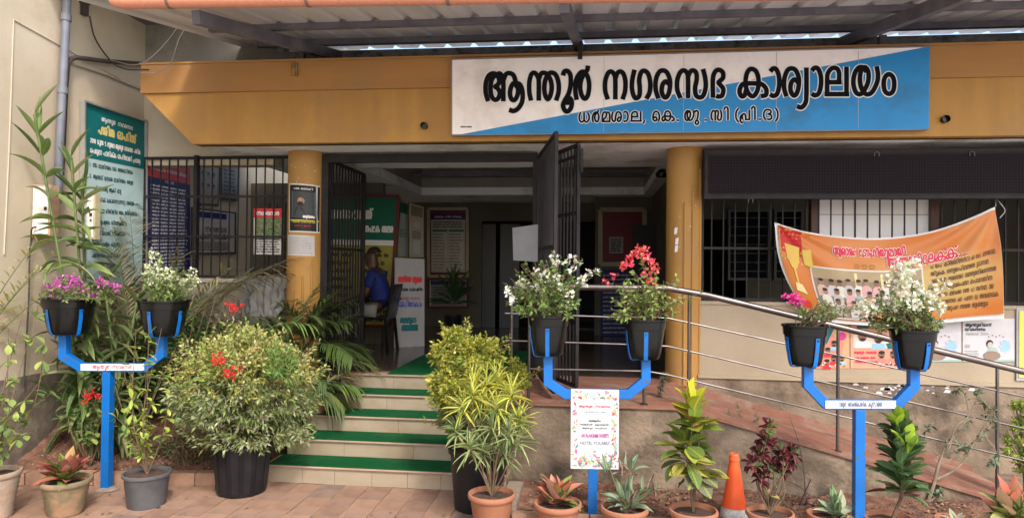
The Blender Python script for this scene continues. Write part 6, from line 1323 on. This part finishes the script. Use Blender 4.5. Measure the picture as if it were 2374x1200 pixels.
# 13 ficus-like croton
t, p, r = pot_at(2060, 1196, 118, h=.25, lab='terracotta pot with upright dark green bush topped by bright leaves', name='potted_rubber_plant')
b = B(); ax = [PY(2090, y, p.y) for y in (1150, 1100, 1050, 1010)]; b.tube([p+Vector((.02, 0, .22))]+ax, [.012, .011, .009, .007, .004], 6); b.build('stem', M_stem, t, smooth=True)
DGc = [(.06, .12, .04), (.09, .16, .06), (.13, .21, .09), (.05, .09, .035)]
for k in range(9):
    q = ax[0].lerp(ax[3], k/8); rosette(t, q, 9, .20-.008*k, .040, DGc if k > 1 else DGc+[(.16, .04, .04)], LMR, (8+3*k, 50+3*k), .03, 0 if k % 2 else 1, .01)
for q in (ax[3]+Vector((-.01, 0, .03)), PY(2102, 1050, p.y-.08)): rosette(t, q, 9, .145, .034, [(.30, .46, .03), (.30, .42, .03), (.17, .30, .03)], LMR, (45, 85), .04, 0, .008)
# 14 small pale plant
t, p, r = pot_at(2215, 1202, 96, h=.24, lab='terracotta pot with low pale leaves near the right edge', name='potted_dieffenbachia')
rosette(t, p+Vector((0, 0, .21)), 9, .08, .02, [(.45, .42, .30), (.30, .34, .2), (.5, .4, .3)], LMS, (10, 60), .02)
# 15 right edge aglaonema
t, p, r = pot_at(2352, 1206, 110, h=.26, lab='pot of large salmon and green leaves at the right edge', name='potted_aglaonema'); rosette(t, p+Vector((0, 0, .24)), 26, .235, .058, [(.55, .22, .14), (.48, .14, .09), (.50, .34, .20), (.35, .36, .12)], LMA, (25, 85), .05)
# cloud pruned shrub behind it
q0 = PZ(2400, 1150, .1); t = thing('topiary_shrub', 'lime green cloud pruned shrub growing at the right edge', 'shrub', q0)
LG = [(.34, .42, .08), (.42, .48, .12), (.24, .32, .06)]
for (px, py, rr) in ((2362, 940, .055), (2362, 985, .065), (2358, 1035, .12), (2385, 1080, .10), (2400, 960, .1)):
    small_leaf_bush(t, q0, PY(px, py, q0.y), (rr, rr, rr*.8), int(90*rr/.08), 9, .022, .007, LG, LF_plain)
# traffic cone
q0 = PZ(1701, 1222, 0); zt_ = PY(1701, 1050, q0.y).z; t = thing('traffic_cone', 'orange traffic cone with a worn white sleeve among the pots', 'traffic cone', q0); kx = zt_
OR = mat('cone_orange', (.85, .115, .025), (.78, .10, .02), 6, .45)
b = B(); b.lathe(q0, [(.112, .0), (.112, .03), (.1, .035), (.033, kx-.045), (.040, kx-.045), (.030, kx-.012), (.034, kx-.012), (.028, kx), (.018, kx), (.015, kx-.05)], 36, cap0=False); b.build('cone_body', OR, t, smooth=True)
zc = PY(1701, 1172, q0.y).z; rr = lambda z: .1-(z-.035)*(.1-.033)/(kx-.08)+.003
b = B(); b.lathe(q0, [(rr(.08), .08), (rr(.08)+.001, .081), (rr(zc), zc)], 36, cap0=False); b.build('reflective_sleeve', mat('worn_reflective_white', (.62, .60, .58), (.40, .38, .36), 30, .5, .2), t, smooth=True)
b = B(); b.box(q0+Vector((-.17, -.17, 0)), q0+Vector((.17, .17, .03))); b.build('base', K_, t, bevel=.01)

# ------------------------------------------------------------------ plants in the left bed
def arch_leaf_plant(t, base, tops, n, L, W, cols, lm, e=(-10, 60)):
    b = B(); pl = []
    for tp, r_ in tops: pts = catmull3([base+Vector((rnd.gauss(0, .03), rnd.gauss(0, .03), 0)), base.lerp(tp, .5)+Vector((rnd.gauss(0, .03), 0, 0)), tp], 8); b.tube(pts, .011, 6); pl.append(pts)
    b.build('cane', M_gstem, t, smooth=True)
    for pts in pl:
        for i in range(n):
            k = .12+.88*i/(n-1); q = pts[int(k*(len(pts)-1))]; a = i*2.2+rnd.gauss(0, .4); el = R(e[0]+(e[1]-e[0])*k**2+rnd.gauss(0, 10)); d = (math.cos(a)*math.cos(el), math.sin(a)*math.cos(el)*.8, math.sin(el))
            big_leaf(t, lm, q, d, L*rnd.uniform(.7, 1.15), W*rnd.uniform(.75, 1.15), rnd.choice(cols), rnd.choice([1, 2, 2, 3]) if k < .9 else 0, rnd.gauss(0, .3))
q0 = Vector((PY(215, 985, 5.5).x, 5.5, .25)); Yd = 5.45
t = thing('dracaena_clump', 'tall two caned dracaena with long arching leaves against the side wall', 'plant', q0)
DR = [(.12, .19, .05), (.08, .14, .04), (.20, .26, .09), (.16, .22, .07), (.30, .34, .16)]
arch_leaf_plant(t, q0, [(PY(80, 265, PX(80, 265, XW+.25).y), 0), (PY(165, 365, Yd-.1), 0), (PY(190, 430, Yd), 0)], 44, .34, .030, DR, LMP, (-35, 62))
t = thing('dracaena_clump', 'lower dense dracaena thicket behind the left stand post', 'plant', q0+Vector((.15, .1, 0)))
arch_leaf_plant(t, q0+Vector((.15, .1, 0)), [(PY(x, y, Yd+dy), 0) for x, y, dy in ((200, 700, .1), (255, 720, .2), (150, 800, -.05), (230, 830, 0), (300, 780, .2), (180, 900, -.1), (280, 880, .0), (340, 860, .2), (130, 720, -.1), (110, 900, -.1), (320, 680, .3), (240, 640, .1))], 24, .27, .028, [(.10, .15, .05), (.07, .11, .04), (.14, .18, .07), (.20, .20, .08), (.22, .24, .12)], LMP, (-40, 40))
def frond(t, base, d, L, droop, n, ll, cols, m, lw=.009):
    d = Vector(d).normalized(); pts = []; N = 14; p = Vector(base); v = d.copy()
    for i in range(N+1): pts.append(p.copy()); v = (v+Vector((0, 0, -droop/N))).normalized(); p = p+v*(L/N)
    P = []; D = []; LL = []
    for i in range(n):
        k = .22+.78*i/(n-1); x = k*N; j = min(int(x), N-1); q = pts[j].lerp(pts[j+1], x-j); tg = (pts[j+1]-pts[j]).normalized(); s = tg.cross(Vector((0, 0, 1))).normalized(); f_ = .55+.75*math.sin(math.pi*min(1, (1-k)*.9+.08))
        for sg_ in (-1, 1): P.append(q); D.append(s*sg_*.75+tg*.7+Vector((0, 0, .1+rnd.gauss(0, .08)))); LL.append(ll*f_*rnd.uniform(.85, 1.1))
    n2 = len(P); c_ = pick([rnd.choice(cols)], n2, .1)
    o = cloud_obj('frond', [leaf_cloud(np.array([tuple(q) for q in P]), np.array([tuple(q) for q in D]), np.array(LL), np.full(n2, lw), c_, 'lance', 5, .45, .9, .5)], m, t, stuff=False)
    b = B(); b.tube(pts, [.007-.005*i/N for i in range(N+1)], 5, cap=False); b.build('rachis', M_gstem, o, smooth=True)
PG = [(.09, .15, .05), (.12, .19, .05), (.07, .11, .04), (.16, .19, .07)]
def palm(name, lab, base, n, L, el, ll, cols, az=None, droop=1.5, pot=None, lw=.009, grp='areca palms'):
    t = thing(name, lab, 'palm' if not pot else 'potted palm', base if not pot else Vector((base.x, base.y, base.z-pot[1])), grp)
    if pot:
        b_ = Vector((base.x, base.y, base.z-pot[1])); terracotta(t, b_, pot[0], pot[1], None, b_.z)
    for i in range(n):
        a = (az[0]+(az[1]-az[0])*rnd.random()) if az else (rnd.uniform(0, 6.2832) if pot else rnd.uniform(-.5, 3.64)); e = R(rnd.uniform(*el)); frond(t, base+Vector((rnd.gauss(0, .03), rnd.gauss(0, .03), 0)), (math.cos(a)*math.cos(e), math.sin(a)*math.cos(e), math.sin(e)), L*rnd.uniform(.7, 1.1), droop*rnd.uniform(.7, 1.3), 34, ll, cols, LF_plain, lw)
    return t
pb_ = Vector((PY(325, 700, 6.1).x, 6.1, .30))
palm('areca_palm', 'half dry areca palm arching before the green rules sign', pb_, 18, 2.25, (66, 88), .36, [(.28, .22, .13), (.12, .14, .05), (.34, .27, .17), (.20, .17, .09)], droop=1.7, lw=.012)
pb_ = Vector((PY(480, 700, 6.2).x, 6.2, .30)); palm('areca_palm', 'green areca palm in the bed in front of the grey half wall', pb_, 18, 1.65, (50, 85), .32, PG, droop=2.1)
pb_ = Vector((PY(620, 760, 6.4).x, 6.4, .30)); palm('areca_palm', 'small areca palm between the big bush and the left column', pb_, 14, 1.35, (45, 82), .28, PG, droop=1.9)
pb_ = Vector((PY(725, 800, 6.75).x-.1, 6.72, .95)); palm('potted_areca_palm', 'potted areca palm at the top of the steps by the left column', pb_, 24, .74, (30, 82), .22, [(.075, .12, .035), (.06, .09, .03), (.11, .15, .05)], droop=1.5, pot=(.13, .215))
q_ = PY(742, 860, 6.30); pb_ = Vector((q_.x, 6.22, RI*3+.22)); palm('potted_areca_palm', 'small reddish potted palm on the left end of the steps', pb_, 9, .42, (10, 60), .18, [(.14, .17, .05), (.22, .16, .08), (.12, .15, .05)], droop=1.3, pot=(.105, .215))
t = thing('potted_dracaena', 'low dark potted plant just inside the hall beside the doors', 'potted plant', Vector((PY(1050, 760, 11.4).x, 11.4, LZ))); black_tub(t, Vector((PY(1050, 760, 11.4).x, 11.4, LZ)), .15, .28, z0=LZ); rosette(t, Vector((PY(1050, 760, 11.4).x, 11.4, LZ+.45)), 30, .5, .03, [(.05, .09, .03)], LMP, (20, 80), .2)
# grey tarpaulin over the half wall
b = B(); n1, n2 = 26, 20; 
for j in range(n2+1):
    for i in range(n1+1):
        x = PY(545, 700, 6.8).x+(PY(668, 700, 6.8).x-PY(545, 700, 6.8).x)*(.5+(i/n1-.5)*(1-.35*j/n2+.1*math.sin(j*.8))); k = j/n2; z = 1.70-(.55+.12*math.sin(i*.5)+.05*math.sin(i*1.7))*k; y = 6.88-.10*k-.03*math.sin(i*.9+k*2)*k-.015*math.sin(i*2.1+k*7); b.v.append((x+.03*math.sin(k*5+i*.3), y, z))
for j in range(n2):
    for i in range(n1): a = j*(n1+1)+i; b.f.append((a, a+1, a+n1+2, a+n1+1)); b.m.append(0); b.uv.append(None)
tag(b.build('tarpaulin', mat('grey_tarpaulin', (.30, .29, .27), (.2, .19, .18), 4, .7, .1), None, smooth=True), 'crumpled grey tarpaulin thrown over the half wall behind the palms', 'tarpaulin')
# ixora shrubs with red flower heads
def ixora(lab, base, heads, leafn=10, cols=((.12, .2, .05), (.18, .27, .07), (.09, .15, .04), (.3, .36, .1)), L=.10, W=.022, wob=.05):
    t = thing('ixora_shrub', lab, 'shrub', base); b = B(); tips = [PY(x, y, base.y+dy) for x, y, dy, fl in heads]; pl = stems(b, base, tips, .007, .003, wob); b.build('stem', M_stem, t, smooth=True)
    for pts in pl:
        for i in range(leafn):
            k = 1-.4*rnd.random()**1.5; q = pts[min(int(k*(len(pts)-1)), len(pts)-1)]; big_leaf(t, LM1, q, (rnd.gauss(0, 1), rnd.gauss(0, .7), rnd.gauss(.1, .5)), L*rnd.uniform(.6, 1.1), W*rnd.uniform(.7, 1.1), rnd.choice(cols))
    fl = [PY(x, y-2, base.y+dy-.03) for x, y, dy, f_ in heads if f_]
    if fl: 
        cen = []
        for c in fl:
            for _ in range(20): cen.append(c+Vector((rnd.gauss(0, .030), rnd.gauss(0, .025), rnd.gauss(0, .022))))
        flower_obj(t, cen, 9, .014, .016, [(.66, .03, .03), (.74, .07, .05), (.58, .02, .03)])
    return t
ixora('leggy ixora with a red flower head high beside the big bush', Vector((PY(400, 1000, 5.6).x, 5.6, .15)), [(545, 712, -.1, 1), (480, 700, 0, 0), (500, 688, 0, 0), (455, 720, 0, 0), (520, 705, -.05, 0)], 9)
ixora('ixora poking through the variegated bush with two red heads', Vector((PY(480, 1000, 5.35).x, 5.35, .3)), [(508, 838, -.42, 1), (532, 862, -.42, 1), (470, 880, -.36, 0), (455, 850, -.36, 0), (490, 862, -.40, 0)], 10)
ixora('low ixora with an orange red head beside the left stand', Vector((PY(190, 1050, 5.3).x, 5.4, .12)), [(212, 920, -.1, 1), (170, 930, 0, 0), (245, 950, -.1, 0), (150, 900, 0, 0), (190, 960, 0, 0), (225, 1000, -.05, 0), (130, 960, 0, 0), (260, 980, 0, 0)], 14)
t = thing('undergrowth_shrub', 'dull green undergrowth filling the bed behind the left stand', 'shrub', Vector((PY(420, 980, 6.0).x, 6.0, .3)))
small_leaf_bush(t, Vector((PY(420, 980, 6.0).x, 6.0, .3)), PY(390, 850, 6.1), (.5, .35, .5), 620, 12, .08, .015, [(.06, .10, .035), (.09, .13, .045), (.05, .08, .03), (.12, .14, .06)], LF_plain)
t = thing('undergrowth_shrub', 'brownish creeping growth at the foot of the big black tub', 'shrub', Vector((PY(420, 1080, 5.55).x, 5.6, .1)))
small_leaf_bush(t, Vector((PY(420, 1080, 5.6).x, 5.6, .1)), PY(420, 1040, 5.65), (.28, .15, .14), 90, 10, .045, .008, [(.14, .12, .06), (.10, .13, .05), (.18, .13, .07)], LF_plain)
# yellow palm frond entering at the left edge
pb_ = Vector((PY(-120, 760, 5.15).x, 5.15, .35)); t = thing('yellow_cane_palm', 'yellowing palm fronds entering at the left edge', 'palm', pb_)
for (px, py) in ((60, 670), (30, 650), (70, 740), (45, 700)):
    d = PY(px, py, 5.1)-pb_; frond(t, pb_+Vector((0, 0, .2)), d+Vector((0, 0, .55)), d.length*1.15, .9, 18, .20, [(.40, .36, .08), (.34, .34, .10)], LF_plain, .007)

# ------------------------------------------------------------------ plants in the right bed
def twig_tree(name, lab, base, segs, r, cat='shrub', m=None):
    t = thing(name, lab, cat, base); b = B(); pl = []
    for s_ in segs:
        pts = catmull3([PY(x, y, base.y+dy) if not isinstance(x, Vector) else x for x, y, dy in s_[0]], 6); n = len(pts); b.tube(pts, [s_[1]+(s_[2]-s_[1])*i/(n-1) for i in range(n)], 6, cap=False); pl.append(pts)
    b.build('branch', m or mat('pale_bark', (.26, .2, .14), (.17, .13, .09), 20, .9, .3), t, smooth=True); return t, pl
q0 = PZ(2155, 1160, .1)
t, pl = twig_tree('bare_shrub', 'half bare grey shrub spreading in front of the ramp at the right', q0, [
    ([(2150, 1165, 0), (2165, 1120, 0), (2172, 1090, 0), (2185, 1050, 0), (2205, 1020, .0), (2240, 975, 0), (2290, 960, 0)], .014, .003),
    ([(2172, 1110, 0), (2210, 1090, 0), (2240, 1060, 0), (2262, 1020, 0), (2300, 985, 0)], .010, .003),
    ([(2120, 1185, 0), (2170, 1150, 0), (2180, 1130, 0)], .008, .004), ([(2200, 1040, 0), (2215, 990, 0), (2245, 960, 0), (2230, 900, 0), (2212, 905, 0)], .006, .002),
    ([(2262, 1020, 0), (2285, 985, 0), (2305, 960, 0), (2280, 930, 0)], .006, .002), ([(2240, 975, 0), (2262, 930, 0), (2270, 900, 0)], .004, .0015), ([(2185, 1060, 0), (2150, 1030, 0), (2145, 1000, 0), (2160, 985, 0)], .004, .0015),
    ([(2285, 1010, 0), (2310, 1050, 0), (2300, 1075, 0)], .004, .002), ([(2190, 1075, 0), (2220, 1050, 0), (2235, 1030, 0)], .004, .002)], 0)
cloud_obj('foliage', [spray(pl, 34, .055, .011, [(.12, .16, .10), (.16, .20, .13), (.09, .12, .07)], 'lance', lo=.45, droop=.4)], LF_plain, t)
q0 = PZ(1550, 1090, .12); t, pl = twig_tree('thin_stemmed_plant', 'thin dark stemmed plant with drab leaves left of the broad croton', q0, [([(1530, 1085, 0), (1526, 1000, 0), (1528, 930, 0), (1540, 860, 0)], .006, .003), ([(1526, 990, 0), (1520, 950, 0)], .003, .002)], 0, 'plant', mat('dark_bark', (.08, .055, .045), None, 10, .9))
cloud_obj('foliage', [spray(pl[:1], 200, .045, .009, [(.14, .15, .10), (.10, .12, .07), (.16, .12, .10)], 'lance', lo=.55, droop=.5)], LF_plain, t)
q0 = PZ(1555, 1085, .12); t, pl = twig_tree('bare_twigs', 'bare brown twigs fanning against the ramp wall', q0, [([(1555, 1085, 0), (1500, 1045, 0), (1440, 990, 0)], .006, .002), ([(1520, 1060, 0), (1480, 1000, 0), (1450, 950, 0)], .004, .0015), ([(1520, 1060, 0), (1500, 1000, 0), (1480, 945, 0)], .003, .0012), ([(1500, 1045, 0), (1465, 1030, 0), (1440, 1010, 0)], .003, .0012), ([(1530, 1070, 0), (1560, 1040, 0), (1570, 1020, 0)], .003, .0012)], 0, 'plant', mat('dark_bark', (.08, .055, .045), None, 10, .9))
q0 = PZ(1705, 1105, .12); t, pl = twig_tree('feathery_weed', 'feathery grey green weed standing behind the cone', q0, [([(1705, 1100, 0), (1700, 1010, 0), (1690, 950, 0)], .004, .0015), ([(1702, 1050, 0), (1720, 980, 0), (1705, 935, 0)], .003, .001), ([(1702, 1060, 0), (1670, 1000, 0), (1665, 960, 0)], .003, .001), ([(1705, 1070, 0), (1745, 1000, 0), (1755, 960, 0)], .003, .001)], 0, 'plant')
cloud_obj('foliage', [spray(pl, 90, .035, .004, [(.20, .24, .15), (.14, .18, .1)], 'lance', lo=.35)], LF_plain, t)
q0 = PZ(1840, 1165, .1); t, pl = twig_tree('dead_stump', 'charred dead twigs sticking up between the pots', q0, [([(1852, 1185, 0), (1862, 1150, 0), (1880, 1110, 0)], .009, .003), ([(1872, 1190, 0), (1870, 1155, 0)], .010, .006), ([(1880, 1150, 0), (1850, 1125, 0), (1825, 1115, 0), (1790, 1105, 0)], .004, .002), ([(1868, 1150, 0), (1862, 1080, 0), (1850, 1020, 0), (1830, 965, 0)], .004, .0015), ([(1862, 1100, 0), (1875, 1090, 0)], .003, .001)], 0, 'plant', mat('dark_bark', (.08, .055, .045), None, 10, .9))
# lighting check value kept low: nothing else emits

# dry leaves fallen on the paving and the beds
def litter(n, xr, yr, zf, lab):
    P = np.array([(x, y, zf(x, y)) for x, y in ((rnd.uniform(*xr), rnd.uniform(*yr)) for _ in range(n))]); D = nr.normal(0, 1, (n, 3)); D[:, 2] = np.abs(D[:, 2])*.12
    tag(cloud_obj('fallen_leaves', [leaf_cloud(P, D, nr.uniform(.02, .055, n), nr.uniform(.005, .012, n), pick([(.20, .12, .05), (.14, .08, .04), (.28, .20, .08), (.10, .07, .04)], n), 'ovate', 2, .1, .95)], LF_plain, None), lab)
litter(60, (-4.6, .4), (4.3, 5.2), lambda x, y: .004, 'dry leaves fallen on the terracotta paving')
litter(160, (-.4, 3.6), (4.95, 5.5), lambda x, y: .115, 'dry leaves lying on the soil of the right bed')
litter(120, (-4.5, -2.9), (5.35, 5.8), lambda x, y: .085+.36*sst((y-edge_y(x)-.05)/(6.95-edge_y(x)-.05)*1.9)*sst((-x-2.5)/1.2)+.03, 'dry leaves lying on the soil of the left bed')
